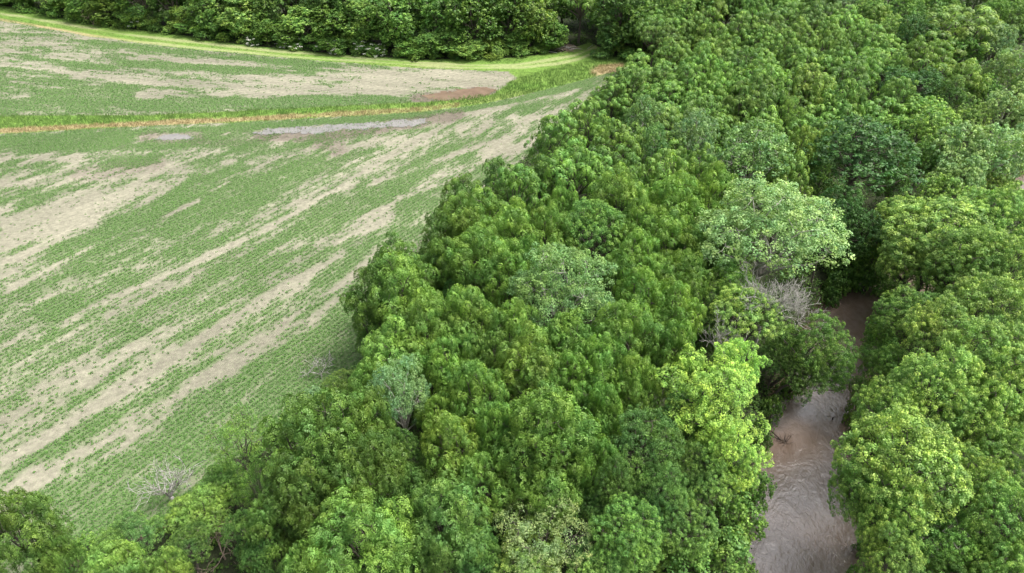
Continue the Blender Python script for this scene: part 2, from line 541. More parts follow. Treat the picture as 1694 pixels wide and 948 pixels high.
def build_ground():
    xs, ys = axis(-175, 130, .6, 3000), axis(22, 262, .55, 3000)
    X, Y = np.meshgrid(xs, ys, indexing='ij')
    x, y = X.ravel(), Y.ravel()
    st = field_state(x, y)
    near = (np.abs(x) < 400) & (y > -50) & (y < 500)
    z = np.where(near, height(x, y), 0)
    nx, ny = len(xs), len(ys)
    i, j = np.meshgrid(np.arange(nx - 1), np.arange(ny - 1), indexing='ij')
    Q = np.stack([i * ny + j, (i + 1) * ny + j, (i + 1) * ny + j + 1, i * ny + j + 1], -1).reshape(-1, 4)
    m = mesh_faces('ground', np.stack([x, y, z], -1), Q, M_GROUND)
    dry, damp = np.array([.268, .249, .193]), np.array([.125, .102, .078])
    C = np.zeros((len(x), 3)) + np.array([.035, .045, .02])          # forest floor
    soil = dry[None] * (0.86 + .28 * vn(x * .05, y * .09, 21)[:, None])
    stripe = .5 + .5 * np.sin(st['s'] / .76 * 2 * math.pi)
    soil = soil * (1 - .14 * stripe[:, None])
    soil = soil * (.80 + .36 * vn(st['a'] * .08, st['s'] * .5, 27)[:, None])
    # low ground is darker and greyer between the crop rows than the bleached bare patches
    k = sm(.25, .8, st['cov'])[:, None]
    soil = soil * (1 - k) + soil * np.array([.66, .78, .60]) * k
    w = st['wet'][:, None]
    soil = soil * (1 - w) + damp * w
    f = (st['upper'] | st['lower'])[:, None]
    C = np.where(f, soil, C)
    g = np.array([.13, .25, .04])[None] * (.8 + .4 * vn(x * .15, y * .15, 22)[:, None])
    yel = vn(x * .04, y * .3, 23)[:, None]
    g = g * (1 - .3 * yel) + np.array([.25, .27, .08]) * .3 * yel
    tr = np.zeros(len(x))
    for t in TRACKS:
        tr = np.maximum(tr, 1 - sm(1.0, 3.2, dline(st['u'], st['v'], t) + (vn(x * .1, y * .3, 24) - .35) * 3.5))
    g = g * (1 - .55 * tr[:, None]) + np.array([.35, .33, .19]) * .55 * tr[:, None]
    # dry straw along the lower lip of the ditch and the field's upper edge
    ds = np.abs(st['v'] - st['dl'] + 4.5)
    sw = (1 - sm(2, 6, ds + (vn(x * .2, y * .2, 25) - .5) * 5)) * sm(1040, 300, st['u']) * .95
    sw = np.maximum(sw, (1 - sm(5, 12, dline(st['u'], st['v'], [(985, 118), (1025, 112)]))))
    sw = np.maximum(sw, (1 - sm(1.5, 4, np.abs(st['v'] - st['ft'] + 1))) * sm(330, 60, st['u']) * .9)
    g = g * (1 - sw[:, None]) + np.array([.34, .27, .145]) * sw[:, None]
    C = np.where(st['grass'][:, None], g, C)
    # dirt lip where the crop meets the wood
    e = (1 - sm(2, 9, np.abs(st['u'] - st['we_u'] - 4))) * (st['v'] > 450) * sm(.45, .6, vn(x * .12, y * .12, 26)) * .8
    C = C * (1 - e[:, None]) + np.array([.22, .145, .10]) * e[:, None]
    rd = river_d(x, y)
    b = (1 - sm(.2, 2.2, rd)) * near
    C = C * (1 - b[:, None]) + np.array([.13, .09, .06]) * b[:, None]
    ca = m.attributes.new('Col', 'FLOAT_COLOR', 'POINT')
    ca.data.foreach_set('color', np.concatenate([C, np.ones((len(x), 1))], 1).astype(np.float32).ravel())
    wa = m.attributes.new('weed', 'FLOAT', 'POINT')
    weed = np.where(f[:, 0], .335 + .18 * st['cov'] - .25 * st['wet'], .3)
    weed = np.where(st['wood'], 0.2, weed)
    wa.data.foreach_set('value', weed.astype(np.float32))
    wt = m.attributes.new('wet', 'FLOAT', 'POINT')
    wt.data.foreach_set('value', (st['wet'] * f[:, 0]).astype(np.float32))
    tag(link('ground', m), kind='structure')


build_ground()


def build_river():
    P = np.array(RIV)
    Wd = np.array(RIV_W) + 3.2
    seg = np.hypot(*np.diff(P, axis=0).T)
    cum = np.r_[0, np.cumsum(seg)]
    t = np.linspace(0, cum[-1], 160)
    c = np.stack([np.interp(t, cum, P[:, 0]), np.interp(t, cum, P[:, 1])], -1)
    for _ in range(3):
        c[1:-1] = (c[:-2] + 2 * c[1:-1] + c[2:]) / 4
    w = np.interp(t, cum, Wd)
    tan = np.gradient(c, axis=0)
    tan /= np.linalg.norm(tan, axis=1, keepdims=True)
    nrm = np.stack([-tan[:, 1], tan[:, 0]], -1)
    K = 9
    s = np.linspace(-1, 1, K)
    V = c[:, None] + nrm[:, None] * (s[None, :, None] * w[:, None, None])
    V = np.concatenate([V, np.full((len(t), K, 1), WATER_Z)], -1).reshape(-1, 3)
    i, j = np.meshgrid(np.arange(len(t) - 1), np.arange(K - 1), indexing='ij')
    Q = np.stack([i * K + j, (i + 1) * K + j, (i + 1) * K + j + 1, i * K + j + 1], -1).reshape(-1, 4)
    tag(link('river_water', mesh_faces('river_water', V, Q, M_RIVER)), kind='structure')


build_river()


PUDDLES = []


def puddle(name, pts, mat, z=.05, sub=5):
    """irregular pool outline in photo px laid on the field as a thin sheet"""
    PUDDLES.append(pts)
    P = np.array([at(a, b, z)[0] for a, b in pts])
    st = .3
    gx, gy = np.arange(P[:, 0].min() - 1, P[:, 0].max() + 1, st), np.arange(P[:, 1].min() - 1, P[:, 1].max() + 1, st)
    X, Y = np.meshgrid(gx, gy, indexing='ij')
    wx, wy = (vn(X * .8, Y * .8, 51) - .5) * 2.2 + (vn(X * 2.5, Y * 2.5, 53) - .5), (vn(X * .8, Y * .8, 52) - .5) * 1.6 + (vn(X * 2.5, Y * 2.5, 54) - .5)
    ins = inside(X + wx, Y + wy, [tuple(p[:2]) for p in P])
    i, j = np.nonzero(ins)
    h = st / 2
    x, y = X[i, j], Y[i, j]
    zz = np.full(len(x), z + float(height(P[:, 0], P[:, 1]).max()))
    V = np.stack([np.stack([x - h, y - h, zz], -1), np.stack([x + h, y - h, zz], -1), np.stack([x + h, y + h, zz], -1), np.stack([x - h, y + h, zz], -1)], 1)
    m = mesh_polys(name, V, 4, None, mat)
    import bmesh
    bm = bmesh.new(); bm.from_mesh(m)
    bmesh.ops.remove_doubles(bm, verts=bm.verts, dist=.01)
    bm.to_mesh(m); bm.free()
    tag(link(name, m), kind='structure')


M_PUD = puddle_material('silver_puddle', (.19, .18, .165))
M_MUD = puddle_material('brown_puddle', (.19, .135, .10), .06)
puddle('puddle_water', [(418, 219), (440, 213), (500, 211), (545, 207), (600, 204), (660, 199), (707, 196), (708, 203), (680, 208), (620, 212), (560, 215), (530, 221), (490, 219), (455, 222), (430, 224)], M_PUD)
puddle('puddle_water', [(250, 229), (265, 223), (285, 221), (310, 223), (322, 229), (300, 233), (268, 233)], M_PUD)
puddle('puddle_water', [(700, 160), (722, 153), (758, 149), (800, 145), (820, 148), (814, 156), (785, 163), (745, 166), (712, 165)], M_MUD)


# ------------------------------------------------------------------ ground plants (stuff)
def leafy(x, y, z, n, r, hgt, ll, lw, rs, up=.75):
    """n leaves round every plant base; returns quads"""
    N = len(x)
    ang = rs.rand(N, n) * 2 * math.pi
    rr = np.sqrt(rs.rand(N, n)) * r[:, None]
    cx, cy = x[:, None] + np.cos(ang) * rr, y[:, None] + np.sin(ang) * rr
    cz = z[:, None] + hgt[:, None] * (.35 + .65 * rs.rand(N, n)) * (1 - .35 * rr / (r[:, None] + 1e-6))
    c = np.stack([cx, cy, cz], -1).reshape(-1, 3)
    M = len(c)
    nr = rs.randn(M, 3) * (1 - up) + np.array([0, 0, up]); nr /= np.linalg.norm(nr, axis=1, keepdims=True)
    ax = np.cross(nr, rs.randn(M, 3)); ax /= np.linalg.norm(ax, axis=1, keepdims=True)
    sd_ = np.cross(nr, ax)
    s = (.7 + .6 * rs.rand(M, 1))
    l, w = ax * ll * .5 * s, sd_ * lw * .5 * s
    return np.stack([c - l, c + w, c + l, c - w], 1)


def build_crop():
    rs = np.random.RandomState(3)
    Qs = []
    for up_ in (False, True):
        az = AZU if up_ else AZ
        ca_, sa_ = math.cos(az), math.sin(az)
        row, step = .76, (.2 if not up_ else .3)
        if up_:
            A, S = np.meshgrid(np.arange(-220, 20, step), np.arange(-240, -60, row))
        else:
            A, S = np.meshgrid(np.arange(-60, 185, step), np.arange(-190, 40, row))
        A, S = A.ravel() + rs.randn(A.size) * .1, S.ravel() + rs.randn(A.size) * .085
        x, y = A * sa_ + S * ca_, A * ca_ - S * sa_
        u, v = proj(x, y)
        k = (u > -60) & (u < 1100) & (v > 10) & (v < 985)
        x, y = x[k], y[k]
        st = field_state(x, y)
        reg = st['upper'] if up_ else st['lower']
        c = st['cov']
        keep = reg & (rs.rand(len(x)) < sm(-.05, .85, c) * .97 + .02)
        x, y, c = x[keep], y[keep], c[keep]
        for pl in PUDDLES:
            pu, pv = proj(x, y)
            kk = ~inside(pu, pv, pl) | (rs.rand(len(x)) < .12)
            x, y, c = x[kk], y[kk], c[kk]
        z = height(x, y)
        sz = .62 + .62 * c
        n = 4 if up_ else 7
        Qs.append(leafy(x, y, z, n, .19 * sz + .06, .30 * sz, .17 if not up_ else .26, .12 if not up_ else .18, rs))
    Q = np.concatenate(Qs)
    v = np.clip(rs.rand(len(Q)) * .8 + .25 * (vn(Q[:, 0, 0] * .1, Q[:, 0, 1] * .1, 41) - .2), 0, 1)
    o = link('crop_rows', mesh_polys('crop_rows', Q, 4, {'v': v}, M_CROP))
    tag(o, 'low green crop seedlings in broken rows over the pale soil of both fields', 'crop', kind='stuff')
    print('crop quads', len(Q))


def blades(x, y, z, n, h, w, rs, lean=.5, spread=.15):
    N = len(x)
    ang = rs.rand(N, n) * 2 * math.pi
    b = np.stack([x[:, None] + rs.randn(N, n) * spread, y[:, None] + rs.randn(N, n) * spread, np.repeat(z[:, None], n, 1) - .03], -1).reshape(-1, 3)
    hh = (np.repeat(h, n) * (.5 + .7 * rs.rand(N * n)))
    d = np.stack([np.cos(ang).ravel() * hh * lean * rs.rand(N * n), np.sin(ang).ravel() * hh * lean * rs.rand(N * n), hh], -1)
    a2 = rs.rand(N * n) * math.pi
    s = np.stack([np.cos(a2), np.sin(a2), a2 * 0], -1) * w
    return np.stack([b - s, b + s, b + d], 1)


def build_grass():
    rs = np.random.RandomState(9)
    N = 150000
    x, y = rs.rand(N) * 230 - 175, rs.rand(N) * 150 + 110
    u, v = proj(x, y)
    k = (u > -60) & (u < 1120) & (v > -10) & (v < 330)
    x, y = x[k], y[k]
    st = field_state(x, y)
    u, v = st['u'], st['v']
    g = st['grass']
    track = np.minimum(dline(u, v, TRACKS[0]), dline(u, v, TRACKS[1])) < 2.5
    ditch = g & (v > st['dt'] - 1) & (u < 860)
    tall = g & ((inside(u, v, [(820, 175), (850, 130), (900, 118), (1000, 95), (1075, 104), (1020, 116), (930, 142)])) | ditch)
    strawy = g & ((np.abs(v - st['dl'] + 4) < 4) & (u < 760 + 0 * u))
    strawy |= g & inside(u, v, [(975, 124), (990, 108), (1030, 106), (1040, 118)])
    n1 = g & ~track & ~strawy
    h = np.where(tall, .75, .22)[n1]
    T = blades(x[n1], y[n1], height(x[n1], y[n1]), 5, h, .05, rs, spread=.35)
    cv = (.65 * vn(x[n1] * .06, y[n1] * .25, 43) + .35 * vn(x[n1] * .5, y[n1] * .5, 44)) * .75
    cv = np.where(tall[n1], cv * .9, cv)
    vv = np.repeat(cv, 5) + rs.rand(len(T)) * .35 - .1
    o = link('grass', mesh_polys('grass', T, 3, {'v': np.clip(vv, 0, 1)}, M_GRASS))
    tag(o, 'mown green grass of the field margins and the taller grass of the ditch', 'grass', kind='stuff')
    T = blades(x[strawy], y[strawy], height(x[strawy], y[strawy]), 6, np.full(strawy.sum(), .55), .05, rs, spread=.35)
    o = link('dry_grass', mesh_polys('dry_grass', T, 3, {'v': rs.rand(len(T))}, M_STRAW))
    tag(o, 'straw coloured dead grass along the lower lip of the ditch', 'dry grass', kind='stuff')
    # undergrowth on the wood's floor, edge and the river banks
    N = 60000
    x, y = rs.rand(N) * 210 - 90, rs.rand(N) * 200 + 30
    u, v = proj(x, y)
    k = (u > -60) & (u < 1750) & (v > -20) & (v < 1000)
    x, y = x[k], y[k]
    st = field_state(x, y)
    rd = river_d(x, y)
    k = st['wood'] & (rd > .4)
    x, y = x[k], y[k]
    edge = np.abs(proj(x, y)[0] - st['we_u'][k]) < 70
    rd = rd[k]
    sel = edge | (rd < 8) | (rs.rand(len(x)) < .45)
    x, y, rd = x[sel], y[sel], rd[sel]
    hh = np.where(rd < 8, 1.0, .7)
    Q = leafy(x, y, height(x, y), 11, np.full(len(x), .8), hh, .36, .24, rs, up=.6)
    o = link('undergrowth', mesh_polys('undergrowth', Q, 4, {'v': np.clip(rs.rand(len(Q)) * .9, 0, 1)}, M_REED))
    tag(o, 'leafy undergrowth covering the river banks and the floor of the wood', 'undergrowth', kind='stuff')
    # emergent stems standing in the long puddle
    N = 320
    uu = rs.rand(N) * 285 + 422
    pv = 221 - (uu - 420) * .072 + rs.randn(N) * 3.2
    P = np.array([at(a, b, 0)[0] for a, b in zip(uu, pv)])
    T = blades(P[:, 0], P[:, 1], P[:, 2] + .03, 2, np.full(N, .36), .035, rs, spread=.1)
    o = link('water_weeds', mesh_polys('water_weeds', T, 3, {'v': rs.rand(len(T))}, M_CROP))
    tag(o, 'thin green stems standing in the long silver puddle', 'weeds', kind='stuff')


build_crop()
build_grass()

# ------------------------------------------------------------------ tree prototypes
HT, RT = 14.0, 5.0            # every prototype crown is built about 14 m high, radius 5 m


def unit(a):
    return a / (np.linalg.norm(a, axis=-1, keepdims=True) + 1e-9)


def tuft_frond(P, Nr, rs, size, K=20, J=4, r0=.6, hi=True):
    """a rounded clump: pinnate fronds start near its top and hang over a dome"""
    T = len(P)
    nz = Nr[:, None]
    h = rs.randn(T, K, 3)
    h = unit(h - (h * nz).sum(-1, keepdims=True) * nz)
    f0 = rs.rand(T, K, 1) ** .7 * 1.05                     # where on the dome the frond starts
    span = rs.uniform(.4, .7, (T, K, 1))
    rad = r0 * size[:, None, None] * rs.uniform(.82, 1.15, (T, K, 1))
    q, val, tip_lit_top = [], [], []
    base = rs.uniform(.8, 1.2, (T, 1)) * rs.uniform(.85, 1.15, (T, K))

    def pos(t):
        f = f0 + span * t
        p = P[:, None] + rad * (np.sin(f) * h + (np.cos(f) - .35) * nz) * (1 + .12 * t)
        p[..., 2] -= rad[..., 0] * .12 * t * t
        return p
    for k in range(J):
        sj = (k + .5) / J
        c = pos(sj)
        ax = unit(pos(sj + .1) - pos(sj - .1))
        out = unit(c - P[:, None])
        sidev = unit(np.cross(ax, out) + rs.randn(T, K, 3) * .2)
        ln = span * rad / J
        wd = (.09 if hi else .15) * (1.2 - .5 * sj) * size[:, None, None]
        lit_top = np.clip((1 - f0[..., 0] / 1.05) * 1.1 + .2 * sj, 0, 1) * rs.uniform(.4, 1, (T, K))  # young-leaf tint, strongest on clump tops to paint in their light
        if hi:
            for sg in (-1, 1):
                d = unit(ax * .8 + sidev * sg + out * rs.uniform(-.25, .3, (T, K, 1)))
                pr = unit(np.cross(d, out + rs.randn(T, K, 3) * .3))
                o = c + d * wd
                q.append(np.stack([c, o + pr * ln * .34, c + d * wd * 2.3, o - pr * ln * .34], -2))
                val.append(base * rs.uniform(.9, 1.1, (T, K))); tip_lit_top.append(lit_top)
        else:
            q.append(np.stack([c - ax * ln * .65, c + sidev * wd, c + ax * ln * .65, c - sidev * wd], -2))
            val.append(base * rs.uniform(.9, 1.1, (T, K))); tip_lit_top.append(lit_top)
    return np.concatenate([a.reshape(-1, 4, 3) for a in q]), np.concatenate([a.ravel() for a in val]), np.concatenate([a.ravel() for a in tip_lit_top]), len(q) * K


def tuft_broad(P, Nr, rs, size, K=34, rad=.5, ll=.24, lw=.19, flat=.5):
    T = len(P)
    d = unit(rs.randn(T, K, 3) + Nr[:, None] * .9)
    r = rad * size[:, None, None] * (.35 + .65 * rs.rand(T, K, 1) ** .5)
    c = P[:, None] + d * r * np.array([1, 1, .8])
    n = unit(d * .55 + np.array([0, 0, flat]) + rs.randn(T, K, 3) * .38)
    ax = unit(np.cross(n, rs.randn(T, K, 3)))
    sd_ = np.cross(n, ax)
    s = .65 + .6 * rs.rand(T, K, 1)
    l, w = ax * ll * .5 * s, sd_ * lw * .5 * s
    q = np.stack([c - l, c - l * .1 + w, c + l, c - l * .1 - w], -2)
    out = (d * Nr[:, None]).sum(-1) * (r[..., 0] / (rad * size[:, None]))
    tip_lit_top = np.clip((out - .45) * 2.2, 0, 1)
    return q.reshape(-1, 4, 3), (rs.uniform(.82, 1.15, (T, 1)) * (.78 + .42 * rs.rand(T, K))).ravel(), (tip_lit_top * rs.uniform(.5, 1, (T, K))).ravel(), K


def make_proto(kind, seed, low=False):
    """returns (crown mesh, trunk mesh). low = fewer, larger leaves for trees far away"""
    rs = np.random.RandomState(seed)
    full = kind in ('side', 'sidefine', 'bush', 'skirt')
    R, H = RT, HT
    zc, hz = (9.0, 5.2)
    if full:
        zc, hz = (7.4, 6.4)
    if kind == 'bush':
        R, H, zc, hz = 2.6, 3.2, 1.3, 1.7
    nl = {'frond': 26, 'broad': 22, 'fine': 18, 'pale': 18, 'tier': 20, 'sparse': 11, 'side': 24, 'sidefine': 24, 'bush': 8, 'skirt': 34}[kind]
    # lobes
    C, rl = [], []
    boughs = []          # big limbs: the lobes gather round them and leave shaded valleys between
    for _ in range(400):
        b = unit(rs.randn(3))
        if (b[2] > -.15 or full) and all(np.dot(b, q) < .62 for q in boughs):
            boughs.append(b)
    boughs = [b * rs.uniform(.82, 1.15) for b in boughs[:11]]
    tries = 0
    while len(C) < nl and tries < 4000:
        tries += 1
        bq = boughs[rs.randint(len(boughs))]
        d = unit(unit(bq) + rs.randn(3) * (.24 if kind in ('frond', 'skirt', 'broad', 'pale') else .6))
        if d[2] < (-.45 if not full else -.9):
            d[2] = -d[2]
        r = R * (rs.uniform(.20, .34) if kind in ('frond', 'skirt') else rs.uniform(.22, .38)) * (.8 if kind in ('tier', 'side', 'sidefine', 'skirt') else 1)
        e = np.array([R - r, R - r, max(hz - r, .5)]) * rs.uniform(.9, 1.08) * np.linalg.norm(bq)
        c = d * e
        if kind == 'pale' and rs.rand() < .5:
            c[2] = abs(c[2]) + .6
        if any(np.linalg.norm(c - q) < (r + r2) * .55 for q, r2 in zip(C, rl)):
            continue
        C.append(c); rl.append(r)
    C.append(np.array([0, 0, hz * .15])); rl.append(R * .45)
    C, rl = np.array(C), np.array(rl)
    C[:, 2] += zc
    P, Nn = [], []
    sp = {'frond': 1.16, 'broad': .68, 'fine': .66, 'pale': .64, 'tier': .66, 'sparse': .8, 'side': .78, 'sidefine': .72, 'bush': .55, 'skirt': 1.1}[kind]
    if low:
        sp *= 1.12
    for c, r in zip(C, rl):
        squash = .55 if kind == 'tier' else .85
        n = int(4 * math.pi * r * r * .62 / (sp * sp))
        d = unit(rs.randn(n * 3, 3))
        d = d[d[:, 2] > (-.35 if not full else -.6)]
        keep = []
        for q in d:                       # spaced directions
            if all(np.dot(q, k) < math.cos(sp * .85 / r) for k in keep):
                keep.append(q)
            if len(keep) >= n:
                break
        d = np.array(keep)
        rad = r * (1 + rs.randn(len(d), 1) * .10) + (rs.rand(len(d), 1) - .4) * (.75 if kind in ('frond', 'skirt') else .4)
        p = c + d * rad * np.array([1, 1, squash])
        ins = np.zeros(len(p), bool)
        for c2, r2 in zip(C, rl):
            if c2 is c or np.allclose(c2, c):
                continue
            ins |= (np.linalg.norm((p - c2) / np.array([1, 1, squash]), axis=1) < r2 * .82)
        p, d = p[~ins], d[~ins]
        P.append(p); Nn.append(unit(d * .6 + unit(p - np.array([0, 0, zc - hz * .3])) * .35 + np.array([0, 0, 1.0 if kind in ('frond', 'skirt') else .5])))
    P, Nn = np.concatenate(P), np.concatenate(Nn)
    if full:
        k = P[:, 2] > .3
        P, Nn = P[k], Nn[k]
    if kind == 'pale':
        k = rs.rand(len(P)) < .96
        P, Nn = P[k], Nn[k]
    if kind == 'sparse':
        k = rs.rand(len(P)) < .75
        P, Nn = P[k], Nn[k]
    size = rs.uniform(.7, 1.35, len(P))
    if kind in ('frond', 'skirt'):
        q, v, tip_lit_top, per = tuft_frond(P, Nn, rs, size, K=44 if not low else 34, J=3, r0=.76 if not low else .68, hi=not low)
    elif kind == 'side':
        q, v, tip_lit_top, per = tuft_broad(P, Nn, rs, size, K=20, rad=.62, ll=.42, lw=.3)
    elif kind == 'sidefine':
        q, v, tip_lit_top, per = tuft_broad(P, Nn, rs, size, K=24, rad=.6, ll=.36, lw=.22, flat=.4)
    elif kind == 'bush':
        q, v, tip_lit_top, per = tuft_broad(P, Nn, rs, size, K=26, rad=.42, ll=.26, lw=.18)
    elif kind == 'fine':
        q, v, tip_lit_top, per = tuft_broad(P, Nn, rs, size, K=70 if not low else 32, rad=.5, ll=.155 if not low else .3, lw=.11 if not low else .18, flat=.35)
    elif kind == 'tier':
        q, v, tip_lit_top, per = tuft_broad(P, unit(Nn * np.array([1.3, 1.3, .6])), rs, size, K=74, rad=.48, ll=.17, lw=.12, flat=.7)
    elif kind == 'pale':
        q, v, tip_lit_top, per = tuft_broad(P, Nn, rs, size, K=64 if not low else 28, rad=.52, ll=.155 if not low else .28, lw=.13 if not low else .23, flat=.3)
    elif kind == 'sparse':
        q, v, tip_lit_top, per = tuft_broad(P, Nn, rs, size, K=62, rad=.7, ll=.2, lw=.10, flat=.3)
    else:
        q, v, tip_lit_top, per = tuft_broad(P, Nn, rs, size, K=84 if not low else 34, rad=.46, ll=.16 if not low else .28, lw=.12 if not low else .21, flat=.45)
    # one brightness per lobe and per tuft, real leaf colour differences
    pos = q.mean(1)
    jit = vn(pos[:, 0] * 1.2 + 50, pos[:, 1] * 1.2 + 50 + pos[:, 2] * .8, seed % 7 + 60)
    v = v * (.82 + .36 * jit)
    crown = mesh_polys('crown', q, 4, {'v': v, 'tip_lit_top': tip_lit_top}, M_LEAF)
    # wood
    tb = Tubes(6)
    if kind != 'bush':
        zt = max(2.5, zc - hz * (.6 if not full else .75))
        top = np.array([rs.randn() * .3, rs.randn() * .3, zt])
        p = bend((0, 0, -1.5), top, 6, .03, rs)
        tb.add(p, np.linspace(.34, .22, 6))
        tb.add(bend(top, (rs.randn() * .4, rs.randn() * .4, zc + hz * .55), 6, .05, rs), np.linspace(.2, .04, 6))
        for c, r in zip(C, rl):
            b = bend(top + np.array([0, 0, rs.uniform(-.6, 1.2)]), c, 7, .07, rs, .08)
            tb.add(b, np.linspace(.13, .035, 7))
            cand = P[np.linalg.norm(P - c, axis=1) < r * 1.25]
            nb = {'pale': 4, 'sparse': 5}.get(kind, 3)
            for t in cand[rs.permutation(len(cand))[:nb]]:
                e = c + (t - c) * (1.04 if kind in ('pale', 'sparse') else .85)
                tb.add(bend(c, e, 5, .08, rs), np.linspace(.035, .012, 5))
    else:
        for c in C:
            tb.add(bend((0, 0, -.3), c, 5, .08, rs), np.linspace(.06, .02, 5))
    tm = tb.mesh('trunk', M_PALEBARK if kind in ('pale',) else M_BARK)
    return crown, tm


PRO = {}


def protos(kind, low):
    key = (kind, low)
    if key not in PRO:
        n = {'frond': 5, 'broad': 4, 'fine': 3, 'pale': 3, 'tier': 2, 'sparse': 2, 'side': 4, 'sidefine': 2, 'bush': 4, 'skirt': 3}[kind]
        PRO[key] = [make_proto(kind, 1000 + 37 * i + sum(map(ord, kind)), low) for i in range(n)]
    return PRO[key]


# base leaf colours (albedo) and how strongly young tips and the painted-in lit clump tops show
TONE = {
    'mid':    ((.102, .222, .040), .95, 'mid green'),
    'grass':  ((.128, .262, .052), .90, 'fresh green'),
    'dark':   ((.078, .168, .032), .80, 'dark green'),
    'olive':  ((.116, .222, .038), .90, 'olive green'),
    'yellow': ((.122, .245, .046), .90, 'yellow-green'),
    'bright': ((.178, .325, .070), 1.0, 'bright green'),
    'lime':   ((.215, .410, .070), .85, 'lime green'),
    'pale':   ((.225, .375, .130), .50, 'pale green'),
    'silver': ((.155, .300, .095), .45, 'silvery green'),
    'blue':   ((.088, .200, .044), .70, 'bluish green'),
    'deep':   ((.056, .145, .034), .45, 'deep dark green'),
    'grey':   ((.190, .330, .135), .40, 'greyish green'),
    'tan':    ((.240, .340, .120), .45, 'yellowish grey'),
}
TREES = []      # records for labelling


def tree(px, py, w, kind, tone, H=15.0, label=None, mark=None, name=None, cat='tree', base=False, flat=1.0, group=None, rot=None):
    """px,py: where the crown's middle shows (or, base=True, where the foot shows); w: crown width in photo px"""
    rs = random.Random(hash((round(px), round(py), kind)) & 0xffff if False else int(px * 7 + py * 131))
    if kind == 'bush':
        zc = H * .55
    elif kind in ('side', 'sidefine'):
        zc = H * .55
    elif kind == 'skirt':
        zc = H * .66
    else:
        zc = H * .74
    (x, y, _), t = at(px, py, 0 if base else zc)
    if base:
        t = y * CP + (CAM_Z - zc) * SP
    Rw = w / F_PX * t / 2
    if kind in ('frond', 'skirt') and not base:
        Rw *= 1.02
    r0, h0 = (2.7, 3.3) if kind == 'bush' else (RT * 1.06, HT * 1.0)
    low = t > 100 and kind in ('frond', 'broad', 'fine', 'pale', 'skirt')
    cr, tk = rs.choice(protos(kind, low))
    root = bpy.data.objects.new(name or ('shrub' if kind == 'bush' else 'broadleaf_tree'), None)
    COL.objects.link(root)
    bx, by = x, y
    lean = None
    if kind != 'bush':
        rd = float(river_d(np.array([x]), np.array([y]))[0])
        if rd < 1.2:      # a tree over the water roots on the bank and leans out
            e = .5
            gx = float(river_d(np.array([x + e]), np.array([y]))[0] - river_d(np.array([x - e]), np.array([y]))[0])
            gy = float(river_d(np.array([x]), np.array([y + e]))[0] - river_d(np.array([x]), np.array([y - e]))[0])
            g = math.hypot(gx, gy) + 1e-6
            k = min(1.8 - rd, zc * .6)
            bx, by = x + gx / g * k, y + gy / g * k
            lean = (-gx / g * k / zc, -gy / g * k / zc)
    hz = float(height(np.array([bx]), np.array([by]))[0])
    root.location = (bx, by, hz)
    if lean:
        ang = math.atan(math.hypot(*lean))
        axv = Vector((-lean[1], lean[0], 0)).normalized()
        root.rotation_mode = 'QUATERNION'
        from mathutils import Quaternion
        root.rotation_quaternion = Quaternion(axv, ang)
    rz = rs.uniform(0, 6.283) if rot is None else rot
    sc = (Rw / r0 * rs.uniform(.95, 1.05), Rw / r0 * rs.uniform(.95, 1.05), (H - hz * .5) / h0 * flat)
    col, al, word = TONE[tone]
    j = rs.uniform(.9, 1.12)
    g = rs.uniform(.93, 1.07)
    for nm, me in (('crown', cr), ('trunk' if kind != 'bush' else 'stem', tk)):
        o = bpy.data.objects.new(nm, me)
        COL.objects.link(o)
        o.parent = root
        o.rotation_euler = (0, 0, rz)
        o.scale = sc
        if nm == 'crown':
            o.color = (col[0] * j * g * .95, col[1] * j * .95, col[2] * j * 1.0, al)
    root['category'] = 'shrub' if kind == 'bush' and cat == 'tree' else cat
    TREES.append(dict(o=root, px=px, py=py if not base else py - 30, w=w, kind=kind, word=word, label=label, mark=mark, cat=cat, group=group))
    return root


# ---- named trees -------------------------------------------------
T = tree
T(932, 478, 178, 'pale', 'silver', 18, 'large silvery tree with white branches showing in the middle of the wood', 'silvery white-branched tree')
T(1280, 385, 250, 'pale', 'pale', 20, 'largest pale green tree, standing over a bare grey tree beside the river', 'big pale tree by the river')
T(1185, 655, 190, 'tier', 'lime', 16, 'bright lime tree in layered tiers leaning over the left river bank', 'lime tiered tree')
T(1225, 610, 110, 'tier', 'lime', 14, 'smaller lime tree touching the back of the tiered lime tree', None)
T(1215, 745, 120, 'tier', 'lime', 13, 'low hanging lime tree above the branch stuck in the river', None)
T(660, 655, 100, 'pale', 'grey', 16, 'narrow silvery grey-green tree standing among dark green trees near the field', 'narrow grey-green tree')
T(1425, 250, 200, 'fine', 'deep', 18, 'broad dark dense round tree behind the big pale tree', 'dark round tree')
T(1500, 750, 215, 'broad', 'bright', 18, 'great round tree with yellow young tips on the right river bank', 'great round tree on the right bank')
T(1060, 735, 140, 'fine', 'blue', 15, 'dark bluish tree left of the lime tiered tree', 'dark bluish tree')
T(900, 715, 175, 'frond', 'mid', 18, 'big domed tree with drooping leaves between the grey-green and dark bluish trees', 'big domed tree')
T(540, 745, 190, 'skirt', 'dark', 18, 'huge dark drooping-leaved tree at the field corner of the wood', 'huge dark corner tree')
T(595, 890, 175, 'frond', 'yellow', 15, 'yellow-green drooping-leaved tree at the bottom edge of the photo', 'yellow-green bottom tree')
T(735, 858, 150, 'frond', 'blue', 14, 'bluish green drooping-leaved tree right of the yellow-green bottom tree', 'bluish bottom tree')
T(895, 885, 165, 'sparse', 'tan', 11, 'yellowish grey thin-crowned tree full of twigs at the bottom of the wood', 'thin twiggy bottom tree')
T(880, 900, 120, 'fine', 'olive', 9, 'low olive tree growing through the thin twiggy bottom tree', None)
T(1030, 882, 130, 'broad', 'mid', 11, 'rounded tree with yellow tips right of the thin twiggy tree', None)
